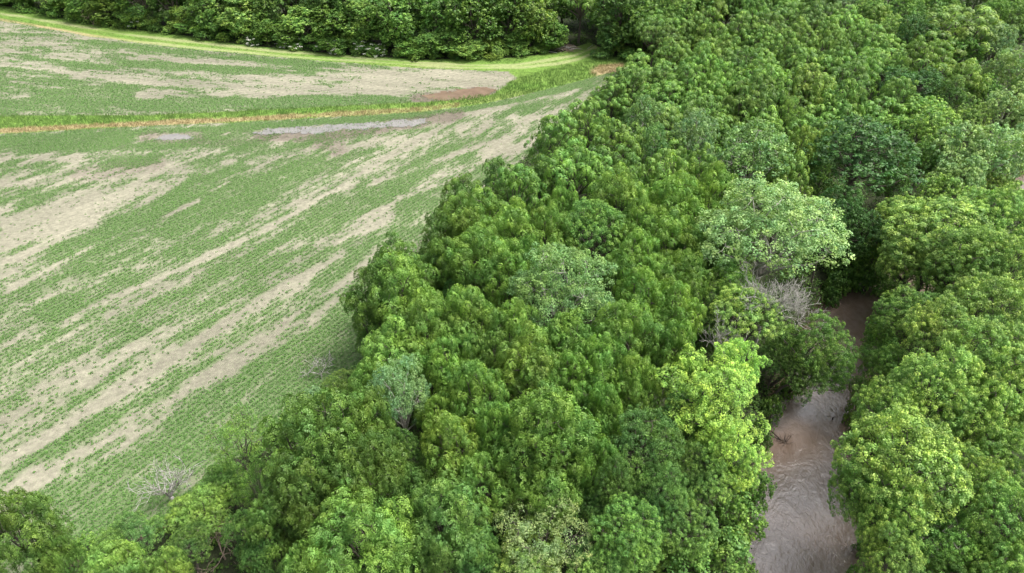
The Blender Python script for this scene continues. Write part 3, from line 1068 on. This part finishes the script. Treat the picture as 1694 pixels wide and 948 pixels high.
T(1245, 268, 135, 'pale', 'silver', 18, 'pale tree with white limbs showing left of the dark round tree', 'white-limbed pale tree')
T(1150, 228, 80, 'pale', 'grey', 17, 'grey thin tree with bare twigs left of the white-limbed pale tree', None)
T(1065, 205, 75, 'pale', 'silver', 17, 'silvery tree alone among mid green crowns near the far field corner', 'lone silvery tree')
T(1078, 245, 62, 'pale', 'silver', 16, 'smaller silvery tree just in front of the lone silvery tree', None)
T(1362, 545, 118, 'fine', 'mid', 13, 'drab green tree leaning across the river below the pale tree', 'tree leaning across the river')
T(1388, 575, 80, 'fine', 'mid', 9, 'low dark tree hanging over the river bend', None)
T(1345, 600, 90, 'fine', 'dark', 8, 'low vine-hung tree drooping into the river from the left bank', None)
T(1230, 520, 130, 'broad', 'bright', 13, 'bright green tree around the foot of the bare grey tree', 'bright tree under the bare grey tree')
T(1210, 480, 100, 'pale', 'bright', 13, 'fresh green tree under the left side of the big pale tree', None)
T(1303, 188, 55, 'tier', 'grass', 16, 'small fresh green tiered tree behind the white-limbed pale tree', None)
T(1357, 245, 52, 'tier', 'bright', 16, 'bright tiered tree squeezed against the left side of the dark round tree', None)
T(1355, 300, 50, 'fine', 'mid', 12, 'dim hanging green tree in the gap before the dark round tree', None)
T(1590, 50, 150, 'frond', 'olive', 19, 'olive green big tree near the top right of the photo', 'big olive top-right tree')
T(1530, 100, 95, 'frond', 'olive', 18, 'olive green domed tree left of and before the big olive tree', None)
T(1587, 128, 85, 'frond', 'olive', 16, 'olive tree directly in front of the big olive top-right tree', None)
T(1515, 60, 75, 'fine', 'deep', 17, 'deep dark small crown left of the big olive top-right tree', None)
T(1515, 142, 110, 'fine', 'deep', 15, 'dark flat crown in front of the olive domed trees', 'dark flat crown')
T(1570, 158, 70, 'fine', 'dark', 14, 'dark crown between the olive trees and the pale right bank crowns', None)
T(1650, 75, 60, 'fine', 'grey', 17, 'greyish crown on the right side of the big olive top-right tree', None)
T(745, 498, 45, 'fine', 'deep', 11, 'small dark crown with a reddish dead top deep in the wood', None)
T(215, 888, 110, 'fine', 'blue', 7.5, 'dark bluish rounded tree at the crop edge near the bottom left', 'dark bluish crop-edge tree')
T(330, 842, 105, 'frond', 'yellow', 6, 'yellow-green rounded tree beside the white dead tree', 'yellow-green tree by the dead white tree')
T(372, 798, 80, 'frond', 'yellow', 6, 'yellowish tree behind the yellow-green tree at the crop edge', None)
T(405, 880, 70, 'fine', 'blue', 8, 'slender bluish tree beside the huge dark corner tree', None)
T(392, 722, 88, 'sparse', 'grass', 13, 'thin see-through tree leaning over the crop at the wood edge', 'thin see-through tree')
T(420, 800, 70, 'sparse', 'mid', 11, 'thin green tree between the see-through tree and the corner tree', None)
T(30, 880, 135, 'frond', 'dark', 15, 'dark drooping tree at the bottom left corner', 'dark bottom-left corner tree')
T(95, 925, 60, 'frond', 'dark', 11, 'small dark tree touching the bottom-left corner tree', None)
T(190, 935, 95, 'frond', 'grass', 9, 'fresh green tree at the bottom edge before the dark bluish tree', None)
T(275, 945, 80, 'frond', 'yellow', 9, 'yellow-green tree cut by the bottom edge right of a fresh green tree', None)
T(310, 905, 80, 'fine', 'dark', 6, 'dark low tree below the yellow-green tree by the dead white tree', None)
T(430, 925, 60, 'fine', 'blue', 8, 'bluish small tree at the bottom before the huge corner tree', None)

# ---- the wood's crowns, front to back (px, py, width, kind, tone, height)
WOOD = [
    (655, 583, 125, 'frond', 'grass', 14), (742, 595, 110, 'frond', 'mid', 14), (620, 640, 90, 'skirt', 'mid', 12),
    (622, 500, 100, 'skirt', 'dark', 15), (672, 500, 125, 'skirt', 'mid', 16), (668, 442, 120, 'skirt', 'dark', 16),
    (728, 392, 105, 'skirt', 'dark', 15), (765, 342, 100, 'skirt', 'dark', 16), (818, 308, 90, 'skirt', 'dark', 16),
    (785, 365, 115, 'frond', 'mid', 17), (855, 335, 105, 'skirt', 'mid', 16), (797, 425, 120, 'frond', 'mid', 17),
    (850, 392, 110, 'frond', 'mid', 17), (740, 440, 80, 'frond', 'dark', 14), (705, 545, 110, 'frond', 'mid', 16), (778, 535, 110, 'frond', 'mid', 16),
    (840, 470, 90, 'frond', 'mid', 15), (850, 555, 110, 'frond', 'mid', 16), (875, 605, 115, 'frond', 'yellow', 16),
    (810, 600, 95, 'frond', 'dark', 14), (935, 575, 120, 'frond', 'mid', 15), (982, 383, 125, 'broad', 'grass', 17),
    (930, 345, 60, 'frond', 'grass', 15), (1025, 335, 100, 'frond', 'grass', 18), (1060, 385, 90, 'frond', 'mid', 16),
    (1115, 345, 110, 'frond', 'mid', 17), (1105, 400, 105, 'frond', 'mid', 16), (1050, 440, 100, 'frond', 'yellow', 16),
    (1120, 460, 100, 'frond', 'mid', 15), (1060, 500, 100, 'frond', 'mid', 15), (1115, 520, 95, 'frond', 'olive', 14),
    (1035, 555, 115, 'frond', 'yellow', 16), (1110, 580, 90, 'frond', 'mid', 14), (990, 610, 110, 'frond', 'mid', 15),
    (1050, 630, 90, 'frond', 'mid', 14), (940, 640, 100, 'frond', 'mid', 14), (790, 660, 105, 'frond', 'mid', 15),
    (730, 690, 80, 'frond', 'olive', 13), (745, 745, 110, 'frond', 'olive', 14), (820, 720, 90, 'frond', 'mid', 15),
    (600, 700, 110, 'frond', 'dark', 16), (610, 780, 130, 'frond', 'dark', 16), (500, 830, 130, 'skirt', 'dark', 15),
    (660, 760, 80, 'fine', 'dark', 12), (800, 800, 110, 'frond', 'mid', 12), (900, 810, 130, 'frond', 'mid', 12),
    (980, 760, 80, 'frond', 'mid', 14), (680, 810, 100, 'frond', 'dark', 10), (440, 890, 90, 'skirt', 'dark', 11),
    (680, 920, 110, 'frond', 'blue', 10), (520, 935, 100, 'frond', 'yellow', 12), (790, 915, 90, 'frond', 'blue', 9),
    (1000, 690, 80, 'frond', 'mid', 14), (1020, 800, 90, 'fine', 'blue', 13), (1095, 810, 110, 'fine', 'blue', 12),
    (1120, 690, 80, 'fine', 'blue', 12), (1140, 770, 90, 'fine', 'dark', 11), (980, 840, 80, 'fine', 'dark', 9),
    (1130, 870, 110, 'broad', 'mid', 9), (1000, 935, 130, 'broad', 'grass', 8), (870, 950, 120, 'broad', 'bright', 8),
    (918, 245, 95, 'skirt', 'mid', 16), (950, 280, 110, 'frond', 'mid', 17), (900, 300, 80, 'frond', 'dark', 14),
    (1010, 280, 100, 'frond', 'dark', 15), (968, 208, 80, 'skirt', 'mid', 15), (1012, 165, 72, 'skirt', 'mid', 13),
    (1030, 240, 90, 'frond', 'mid', 16), (1100, 300, 100, 'frond', 'mid', 17), (1180, 330, 95, 'frond', 'olive', 17),
    (1040, 150, 75, 'skirt', 'mid', 14), (1060, 115, 70, 'skirt', 'grass', 14), (1180, 420, 80, 'frond', 'dark', 13), (1140, 430, 70, 'frond', 'dark', 13),
    (1160, 290, 80, 'frond', 'mid', 16), (1320, 255, 60, 'frond', 'olive', 16), (1300, 300, 90, 'frond', 'olive', 16), (870, 440, 60, 'frond', 'mid', 15), (910, 395, 90, 'frond', 'mid', 16),
    (1215, 345, 60, 'fine', 'dark', 14), (1160, 545, 60, 'fine', 'dark', 10), (1190, 560, 70, 'fine', 'dark', 9),
    (1370, 380, 60, 'fine', 'deep', 13), (1430, 370, 90, 'fine', 'deep', 11), (1390, 340, 80, 'fine', 'deep', 13), (570, 640, 70, 'fine', 'olive', 6), (1310, 560, 80, 'broad', 'mid', 8), (1285, 585, 70, 'fine', 'dark', 7),
    # right bank
    (1560, 375, 190, 'broad', 'bright', 17), (1640, 360, 130, 'broad', 'bright', 17), (1505, 345, 95, 'broad', 'bright', 15),
    (1600, 430, 130, 'broad', 'grass', 16), (1500, 420, 90, 'broad', 'bright', 13), (1680, 440, 130, 'broad', 'bright', 17),
    (1640, 510, 150, 'broad', 'bright', 17), (1510, 515, 110, 'broad', 'mid', 12), (1555, 555, 120, 'broad', 'bright', 15),
    (1480, 600, 80, 'broad', 'mid', 10), (1620, 590, 150, 'broad', 'bright', 17), (1550, 640, 150, 'broad', 'bright', 17),
    (1680, 640, 150, 'broad', 'bright', 17), (1470, 680, 110, 'broad', 'bright', 15), (1620, 690, 130, 'broad', 'bright', 15),
    (1650, 760, 110, 'broad', 'grass', 13), (1440, 780, 110, 'broad', 'bright', 14), (1500, 840, 130, 'broad', 'bright', 14),
    (1600, 800, 110, 'broad', 'bright', 14), (1670, 860, 140, 'broad', 'bright', 15), (1480, 910, 100, 'broad', 'bright', 12),
    (1575, 900, 130, 'pale', 'mid', 11), (1670, 945, 110, 'broad', 'bright', 12), (1560, 960, 120, 'broad', 'mid', 9), (1448, 575, 70, 'fine', 'mid', 7), (1700, 200, 70, 'broad', 'pale', 15), (1705, 150, 65, 'broad', 'mid', 15), (1712, 335, 60, 'broad', 'bright', 9), (1670, 20, 60, 'broad', 'grass', 16), (1440, 620, 50, 'fine', 'olive', 5),
    (1462, 405, 75, 'side', 'mid', 9), (1545, 425, 80, 'side', 'bright', 10), (1408, 410, 70, 'side', 'mid', 6), (1590, 465, 90, 'side', 'mid', 10), (1490, 470, 55, 'side', 'mid', 6), (1660, 330, 80, 'side', 'mid', 7), (1490, 385, 70, 'side', 'bright', 10), (1465, 540, 60, 'side', 'mid', 7),
    (1685, 308, 55, 'side', 'bright', 8), (1140, 640, 85, 'tier', 'lime', 13), (1175, 790, 100, 'tier', 'grass', 10), (1165, 715, 90, 'tier', 'lime', 12),
    (1780, 540, 150, 'broad', 'bright', 16), (1790, 700, 160, 'broad', 'bright', 16), (1770, 400, 130, 'broad', 'bright', 16), (1790, 860, 160, 'broad', 'bright', 14),
    # beyond the river bend, upper right
    (1550, 215, 90, 'broad', 'bright', 15), (1590, 245, 110, 'broad', 'pale', 17), (1650, 245, 110, 'pale', 'pale', 17),
    (1590, 290, 90, 'broad', 'pale', 14), (1530, 260, 70, 'fine', 'mid', 14), (1640, 290, 90, 'broad', 'bright', 12), (1560, 310, 80, 'broad', 'bright', 13),
    (1670, 180, 90, 'broad', 'pale', 16), (1610, 200, 60, 'broad', 'bright', 13), (1655, 115, 55, 'pale', 'pale', 15),
    (1625, 150, 60, 'broad', 'mid', 13), (1700, 230, 80, 'broad', 'pale', 15), (1690, 120, 70, 'pale', 'pale', 16), (1480, 290, 70, 'fine', 'dark', 13),
    (1690, 40, 70, 'broad', 'mid', 17), (1640, 30, 55, 'fine', 'mid', 17), (1500, 20, 70, 'broad', 'grass', 17), (1440, 20, 65, 'broad', 'grass', 17), (1480, 55, 60, 'broad', 'bright', 15),
    (1405, 5, 70, 'pale', 'grey', 17), (1560, 5, 60, 'fine', 'mid', 17), (1620, -5, 65, 'fine', 'dark', 17), (1680, -5, 70, 'frond', 'mid', 18),
    (1350, -8, 70, 'fine', 'dark', 17), (1290, -12, 70, 'frond', 'mid', 17), (1220, -8, 70, 'frond', 'mid', 18), (1165, 8, 70, 'frond', 'olive', 17), (1120, 18, 60, 'broad', 'grass', 17), (1470, -10, 60, 'fine', 'deep', 17), (1530, -15, 60, 'frond', 'mid', 17),
]
for a in WOOD:
    T(*a)

# the even mass of feathery crowns behind the white-limbed tree
MASS = [(1075, 120), (1110, 78), (1160, 42), (1240, 18), (1330, 12), (1420, 40), (1475, 85), (1478, 150), (1420, 180), (1350, 190), (1290, 215), (1200, 240), (1110, 215), (1040, 200), (1030, 160)]
rm = random.Random(12)
yy, row = 25.0, 0
while yy < 240:
    (_, _, _), t = at(1200, yy, 12)
    dx = 8.2 / t * F_PX
    xx = 1030 + (row % 2) * dx * .5
    while xx < 1490:
        px, py = xx + rm.uniform(-.2, .2) * dx, yy + rm.uniform(-5, 5)
        if bool(inside(np.array([px]), np.array([py]), MASS)[0]) and all(math.hypot(px - r['px'], (py - r['py']) * 1.8) > (r['w'] + dx) * .30 for r in TREES):
            tone = rm.choice(['mid', 'mid', 'grass', 'olive', 'mid', 'dark'])
            T(px, py, dx * rm.uniform(1.05, 1.35), 'frond', tone, rm.uniform(14, 18))
        xx += dx
    yy += 19 + (yy / 240) * 15
    row += 1

FILL = [(1100, -14), (1720, -14), (1720, 330), (1640, 330), (1600, 270), (1480, 230), (1380, 330), (1330, 350), (1180, 330), (1050, 240), (1030, 160), (1060, 110)]
yy, row = -8.0, 0
while yy < 330:
    _, t = at(1400, yy, 12)
    dx = 8.5 / t * F_PX
    xx = 1020 + (row % 2) * dx * .5
    while xx < 1720:
        px, py = xx + rm.uniform(-.15, .15) * dx, yy + rm.uniform(-4, 4)
        if bool(inside(np.array([px]), np.array([py]), FILL)[0]) and all(math.hypot(px - r['px'], (py - r['py']) * 1.9) > (r['w'] + dx) * .26 for r in TREES):
            if px > 1490 and py > 60:
                kd, tone = rm.choice(['broad', 'broad', 'pale', 'fine']), rm.choice(['bright', 'mid', 'pale', 'grass'])
            else:
                kd, tone = rm.choice(['frond', 'frond', 'broad', 'fine'] if py < 30 else ['frond']), rm.choice(['mid', 'grass', 'dark', 'olive'])
            T(px, py, dx * rm.uniform(1.0, 1.3), kd, tone, rm.uniform(12, 15))
        xx += dx
    yy += 14 + (yy + 10) / 240 * 12
    row += 1

# ---- treeline beyond the fields: front trees stand on the grass edge
LINE = [(-55, -6, 90, 'side', 'mid', 17), (10, 4, 85, 'side', 'mid', 16), (58, 14, 80, 'side', 'dark', 17), (105, 24, 70, 'side', 'grass', 12), (148, 32, 75, 'sidefine', 'mid', 14),
        (195, 36, 80, 'side', 'dark', 17), (250, 44, 85, 'sidefine', 'dark', 18), (300, 48, 80, 'sidefine', 'dark', 17), (352, 58, 75, 'side', 'grass', 12), (405, 63, 85, 'side', 'bright', 13),
        (455, 70, 70, 'sidefine', 'mid', 9), (510, 76, 75, 'side', 'bright', 11), (565, 80, 90, 'side', 'olive', 12), (610, 82, 90, 'side', 'grass', 15), (655, 86, 100, 'side', 'mid', 18),
        (702, 92, 45, 'sidefine', 'yellow', 7), (735, 84, 90, 'side', 'mid', 18), (785, 88, 105, 'side', 'mid', 19), (845, 84, 95, 'side', 'mid', 18), (880, 86, 80, 'side', 'olive', 17),
        (912, 84, 60, 'side', 'mid', 9), (955, 74, 75, 'frond', 'grass', 17), (1022, 90, 95, 'side', 'dark', 19), (1010, 94, 50, 'side', 'blue', 9), (1062, 94, 80, 'side', 'mid', 16), (1098, 88, 80, 'sidefine', 'grass', 17), (1130, 82, 70, 'side', 'mid', 17)]
for px, py, w, kind, tone, H in LINE:
    T(px, py - 1, w, kind, tone, H, base=True)
rl_ = random.Random(4)
for i in range(23):
    u = -60 + i * 54 + rl_.uniform(-12, 12)
    vb = float(curve(np.array([u]), TREELINE)[0])
    T(u, vb - 20 - rl_.uniform(0, 6), rl_.uniform(75, 100), 'side', rl_.choice(['dark', 'dark', 'mid']), rl_.uniform(17, 21), base=True)
    if u > 300:
        T(u + 25, vb - 38, 85, 'side', rl_.choice(['dark', 'mid']), 20, base=True)
for i in range(30):      # an irregular low layer that closes the foot of the treeline
    u = -50 + i * 38 + rl_.uniform(-12, 12)
    if 925 < u < 1000:
        continue
    vb = float(curve(np.array([u]), TREELINE)[0])
    T(u, vb - rl_.uniform(1, 8), rl_.uniform(42, 70), rl_.choice(['side', 'sidefine']), rl_.choice(['mid', 'dark', 'grass', 'mid', 'bright', 'olive']), rl_.uniform(4.5, 9), base=True)
# shrubs fringing it
SHR = [(42, 18, 'mid'), (88, 30, 'bright'), (128, 36, 'mid'), (182, 43, 'mid'), (232, 46, 'bright'), (282, 55, 'bright'), (318, 54, 'bright'), (335, 61, 'lime'), (372, 66, 'mid'),
       (425, 74, 'blue'), (475, 76, 'grass'), (492, 80, 'mid'), (540, 84, 'grass'), (556, 88, 'mid'), (596, 88, 'grass'), (622, 92, 'grass'), (668, 94, 'mid'), (690, 98, 'olive'), (752, 96, 'mid'),
       (776, 97, 'grass'), (822, 95, 'bright'), (862, 93, 'grass'), (900, 86, 'mid'), (995, 96, 'blue'), (1040, 100, 'mid'), (1068, 104, 'grass')]
SH = []
for i in range(34):
    u = -20 + i * 32 + rl_.uniform(-10, 10)
    if not 900 < u < 1000:
        T(u, float(curve(np.array([u]), TREELINE)[0]) + rl_.uniform(-3, 1.5), rl_.uniform(16, 34), 'bush', rl_.choice(['mid', 'grass', 'bright', 'olive', 'dark']), rl_.uniform(1.2, 3.2), base=True)
for px, py, tone in SHR:
    SH.append(T(px, py, rl_.uniform(26, 40), 'bush', tone, rl_.uniform(2.4, 3.8), base=True))
# thickets on the river banks
for i, (px, py, w, tone, H) in enumerate([(1255, 790, 70, 'mid', 4.5), (1230, 850, 100, 'grass', 5), (1200, 905, 120, 'grass', 5), (1140, 930, 110, 'grass', 5), (1262, 700, 50, 'dark', 4),
                                          (1285, 655, 40, 'dark', 3.5), (1410, 425, 60, 'mid', 5), (1390, 445, 50, 'dark', 4), (1440, 432, 45, 'mid', 4), (1425, 405, 60, 'mid', 5), (1432, 690, 45, 'dark', 3.2),
                                          (1425, 650, 40, 'olive', 3), (1330, 575, 50, 'yellow', 4), (1320, 610, 45, 'yellow', 3), (1470, 440, 40, 'mid', 3.5), (1385, 465, 35, 'dark', 2.6),
                                          (585, 660, 60, 'mid', 3.5), (480, 700, 60, 'mid', 3.5), (520, 655, 50, 'grey', 2.5), (350, 870, 60, 'mid', 3), (140, 900, 55, 'yellow', 2.4), (1240, 935, 60, 'mid', 3),
                                          (1060, 940, 100, 'grass', 4), (598, 612, 45, 'mid', 2.2), (560, 640, 40, 'olive', 2), (505, 680, 45, 'grass', 2.4), (455, 715, 45, 'mid', 2), (420, 745, 40, 'olive', 2), (380, 770, 45, 'mid', 2.2), (255, 868, 40, 'grass', 1.8), (185, 885, 40, 'mid', 1.8), (1450, 870, 40, 'mid', 3), (1436, 925, 40, 'mid', 3)]):
    T(px, py, w, 'bush', tone, H)

# white blossom on the fringe shrubs
rf = np.random.RandomState(8)


def blossom(root, n):
    cr = [c for c in root.children if c.name.startswith('crown')][0]
    sx, sy, sz = cr.scale
    d = unit(rf.randn(n, 3) + np.array([0, -.8, .5]))
    cl = d * np.array([2.7 * sx, 2.7 * sy, 2.0 * sz]) + np.array([0, 0, 1.2 * sz])
    cl[:, 2] = np.maximum(cl[:, 2], .3)
    Q = leafy(np.repeat(cl[:, 0], 7), np.repeat(cl[:, 1], 7), np.repeat(cl[:, 2], 7), 2, np.full(n * 7, .45), np.full(n * 7, .2), .3, .26, rf, up=.3)
    m = mesh_polys('blossoms', Q, 4, {'v': rf.rand(len(Q))}, M_FLOWER)
    link('blossoms', m, root)


for i, n in ((4, 7), (9, 10), (10, 14), (11, 12), (13, 20), (15, 22), (14, 10), (12, 5)):
    blossom(SH[i], n)
    r = TREES[[t['o'] for t in TREES].index(SH[i])]
    r['flowers'] = True


# ------------------------------------------------------------------ bare trees, brush pile, wood in the river
def branchy(tb, p, d, L, r, depth, rs, spread=.6, up=.15):
    k = 5
    pts = [p]
    dd = d.copy()
    for i in range(k):
        dd = unit(dd + rs.randn(3) * .13 + np.array([0, 0, up * .25]))
        pts.append(pts[-1] + dd * L / k)
    tb.add(np.array(pts), np.maximum(np.linspace(r, r * .55, k + 1), .017))
    if depth == 0:
        return
    for i in range(rs.randint(3, 5)):
        j = rs.randint(2, k + 1)
        nd = unit(dd + rs.randn(3) * spread + np.array([0, 0, up]))
        branchy(tb, pts[j], nd, L * rs.uniform(.55, .8), r * .5, depth - 1, rs, spread, up)


def dead_tree(px, py, zroot, H, label, mat, seed, depth=4, spread=.55, lean=(0, 0), r=.16, name='dead_tree', cat='dead tree'):
    rs = np.random.RandomState(seed)
    (x, y, _), t = at(px, py, zroot)
    root = bpy.data.objects.new(name, None)
    COL.objects.link(root)
    z = float(height(np.array([x]), np.array([y]))[0])
    root.location = (x, y, z)
    tk, br = Tubes(7), Tubes(4)
    top = np.array([lean[0] * .4, lean[1] * .4, H * .12 + max(zroot - z, 0) * .75])
    tk.add(bend((0, 0, -.5), top, 6, .04, rs), np.linspace(r * 1.25, r, 6))
    for i in range(5):
        d = unit(np.array([lean[0], lean[1], H * .3]) / H + rs.randn(3) * spread * .8 + np.array([0, 0, .5]))
        branchy(br, top, d, H * .36, r * .5, depth - 1, rs, spread)
    link('trunk', tk.mesh('trunk', mat), root)
    link('branches', br.mesh('branches', mat), root)
    tag(root, label, cat)
    return root


dead_tree(288, 832, 0, 7.5, 'white leafless dead tree standing against the crop near the bottom left', M_DEAD, 3, 4, .6, (-.4, .2), .2)
dead_tree(1258, 520, 9, 9, 'grey bare-branched dead tree between the big pale tree and the river', M_DEAD, 5, 5, .55, (.4, -.3), .2)
dead_tree(1312, 520, 7, 6, 'grey bare boughs reaching right over the river below the big pale tree', M_DEAD, 11, 4, .5, (1.6, -.6), .14)
dead_tree(1190, 590, 6, 8, 'pale bare limbs sticking up behind the lime tiered tree', M_DEAD, 17, 4, .5, (0, 0), .12)
dead_tree(532, 625, 0, 4.5, 'grey bare bush at the crop edge beside the wood', M_DEAD, 21, 4, .7, (0, 0), .08, 'bare_shrub', 'bare shrub')
dead_tree(372, 925, 0, 6, 'brown leafless bush at the bottom left below the yellow-green trees', M_BROWNWOOD, 23, 4, .75, (0, 0), .09, 'bare_shrub', 'bare shrub')
dead_tree(1700, 905, 5, 7, 'bare grey twigs poking from the crowns at the lower right corner', M_DEAD, 27, 4, .6, (-1, 0), .1)
dead_tree(155, 42, 0, 6, 'brown dead bush in the treeline at the top left', M_BROWNWOOD, 29, 4, .8, (0, 0), .1, 'bare_shrub', 'bare shrub')


def brush_pile():
    rs = np.random.RandomState(31)
    (x, y, _), _t = at(937, 83, 0)
    root = bpy.data.objects.new('brush_pile', None)
    COL.objects.link(root)
    root.location = (x, y, float(height(np.array([x]), np.array([y]))[0]))
    for nm, mat, n, rad in (('branches', M_BROWNWOOD, 90, .05), ('bleached_logs', M_DEAD, 14, .12)):
        tb = Tubes(5)
        for i in range(n):
            a = rs.rand() * 6.28
            c = np.array([rs.randn() * 2.2, rs.randn() * 1.2 - (.9 if n < 20 else 0), 0])
            c[2] = max(.1, 1.5 - .28 * np.hypot(c[0], c[1])) * rs.uniform(.3, 1)
            d = np.array([math.cos(a), math.sin(a) * .6, rs.uniform(-.15, .45)]) * rs.uniform(.7, 2)
            tb.add(bend(c - d, c + d, 4, .06, rs), np.linspace(rad, rad * .4, 4))
        link(nm, tb.mesh(nm, mat), root)
    tag(root, 'grey-brown pile of cut branches beside the track into the woods', 'brush pile')


brush_pile()


def snag(px, py, pts, rad, twigs, label, seed, name='driftwood'):
    rs = np.random.RandomState(seed)
    (x, y, _), _t = at(px, py, WATER_Z)
    tb = Tubes(6)
    tb.add(np.array(pts, float), np.linspace(rad, rad * .5, len(pts)))
    for i in range(twigs):
        b = np.array(pts[-1]) + rs.randn(3) * .12
        d = unit(np.array([rs.randn(), rs.randn(), abs(rs.randn()) * .35])) * rs.uniform(.5, 1.5)
        tb.add(bend(b, b + d, 5, .12, rs), np.linspace(rad * .45, .015, 5))
    o = link(name, tb.mesh(name, M_WETWOOD))
    o.location = (x, y, WATER_Z)
    tag(o, label, 'driftwood')


snag(1290, 728, [(-1.4, 1.5, .9), (-.7, .8, .5), (0, .1, .1), (.5, -.4, .05)], .13, 14, 'dark fallen branch with forked twigs reaching into the river from the left bank', 41)
snag(1377, 694, [(0, .2, -.4), (0, 0, .1), (-.05, -.1, .5)], .12, 3, 'small dark snag poking from the middle of the river', 42)
snag(1368, 646, [(-1.6, 0, -.02), (0, .05, .04), (1.4, .0, -.02)], .07, 4, 'thin dark stick lying across the river above the snag', 43)

# ------------------------------------------------------------------ labels: each tree told by its look and its place beside a landmark
marks = [r for r in TREES if r['mark']]
extra = [('bare grey tree by the river', 1262, 480), ('brush pile', 937, 80), ('white dead tree', 288, 800), ('driftwood in the river', 1290, 735), ('long puddle', 560, 212), ('brown pond', 760, 158), ('track into the woods', 980, 78)]
ORD = ['nearest', 'second', 'third', 'fourth', 'fifth', 'sixth', 'seventh', 'eighth', 'ninth', 'tenth', 'eleventh', 'twelfth']
KW = {'frond': 'feathery tree', 'broad': 'broad-leaved tree', 'fine': 'fine-leaved tree', 'pale': 'airy tree', 'tier': 'tiered tree', 'sparse': 'thin tree', 'side': 'leafy tree', 'sidefine': 'dense tree', 'bush': 'shrub', 'skirt': 'feathery tree'}
GR = {'frond': 'feathery trees of the wood', 'broad': 'broad-leaved trees of the river side', 'fine': 'fine-leaved trees of the wood', 'pale': 'airy pale trees', 'tier': 'tiered trees', 'sparse': 'thin trees', 'side': 'trees of the far treeline', 'sidefine': 'trees of the far treeline', 'bush': 'shrubs along edges and banks', 'skirt': 'feathery trees of the wood'}
allm = [(m['mark'], m['px'], m['py']) for m in marks] + extra
bucket = {}
for r in TREES:
    r['o']['group'] = r['group'] or GR[r['kind']]
    if r['label']:
        r['o']['label'] = r['label']
        continue
    nm, mx_, my_ = min(allm, key=lambda m: math.hypot(m[1] - r['px'], (m[2] - r['py']) * 1.6))
    dx, dy = r['px'] - mx_, (r['py'] - my_) * 1.6
    if abs(dx) > abs(dy) * 1.3:
        rel = 'right of' if dx > 0 else 'left of'
    else:
        rel = 'below' if dy > 0 else 'above'
    word = r['word'] + (' white-flowered' if r.get('flowers') else '')
    bucket.setdefault((word, KW[r['kind']], rel, nm), []).append((math.hypot(dx, dy), r))
for (word, kw, rel, nm), L_ in bucket.items():
    L_.sort(key=lambda q: q[0])
    for i, (_, r) in enumerate(L_):
        if len(L_) == 1:
            r['o']['label'] = f'{word} {kw} {rel} the {nm}'
        elif i < 12:
            r['o']['label'] = f'{word} {kw}, {ORD[i]} one {rel} the {nm}'
        else:
            r['o']['label'] = f'{word} {kw}, one of the farthest {rel} the {nm}'
labs = [r['o']['label'] for r in TREES]
import collections
print([x for x in collections.Counter(r["o"]["label"] for r in TREES).items() if x[1] > 1][:20])
print('trees', len(TREES), 'dup labels', len(labs) - len(set(labs)), 'long', [l for l in labs if len(l.split()) > 16][:5])
print('quads', sum(len(a[0].polygons) for k in PRO.values() for a in k))
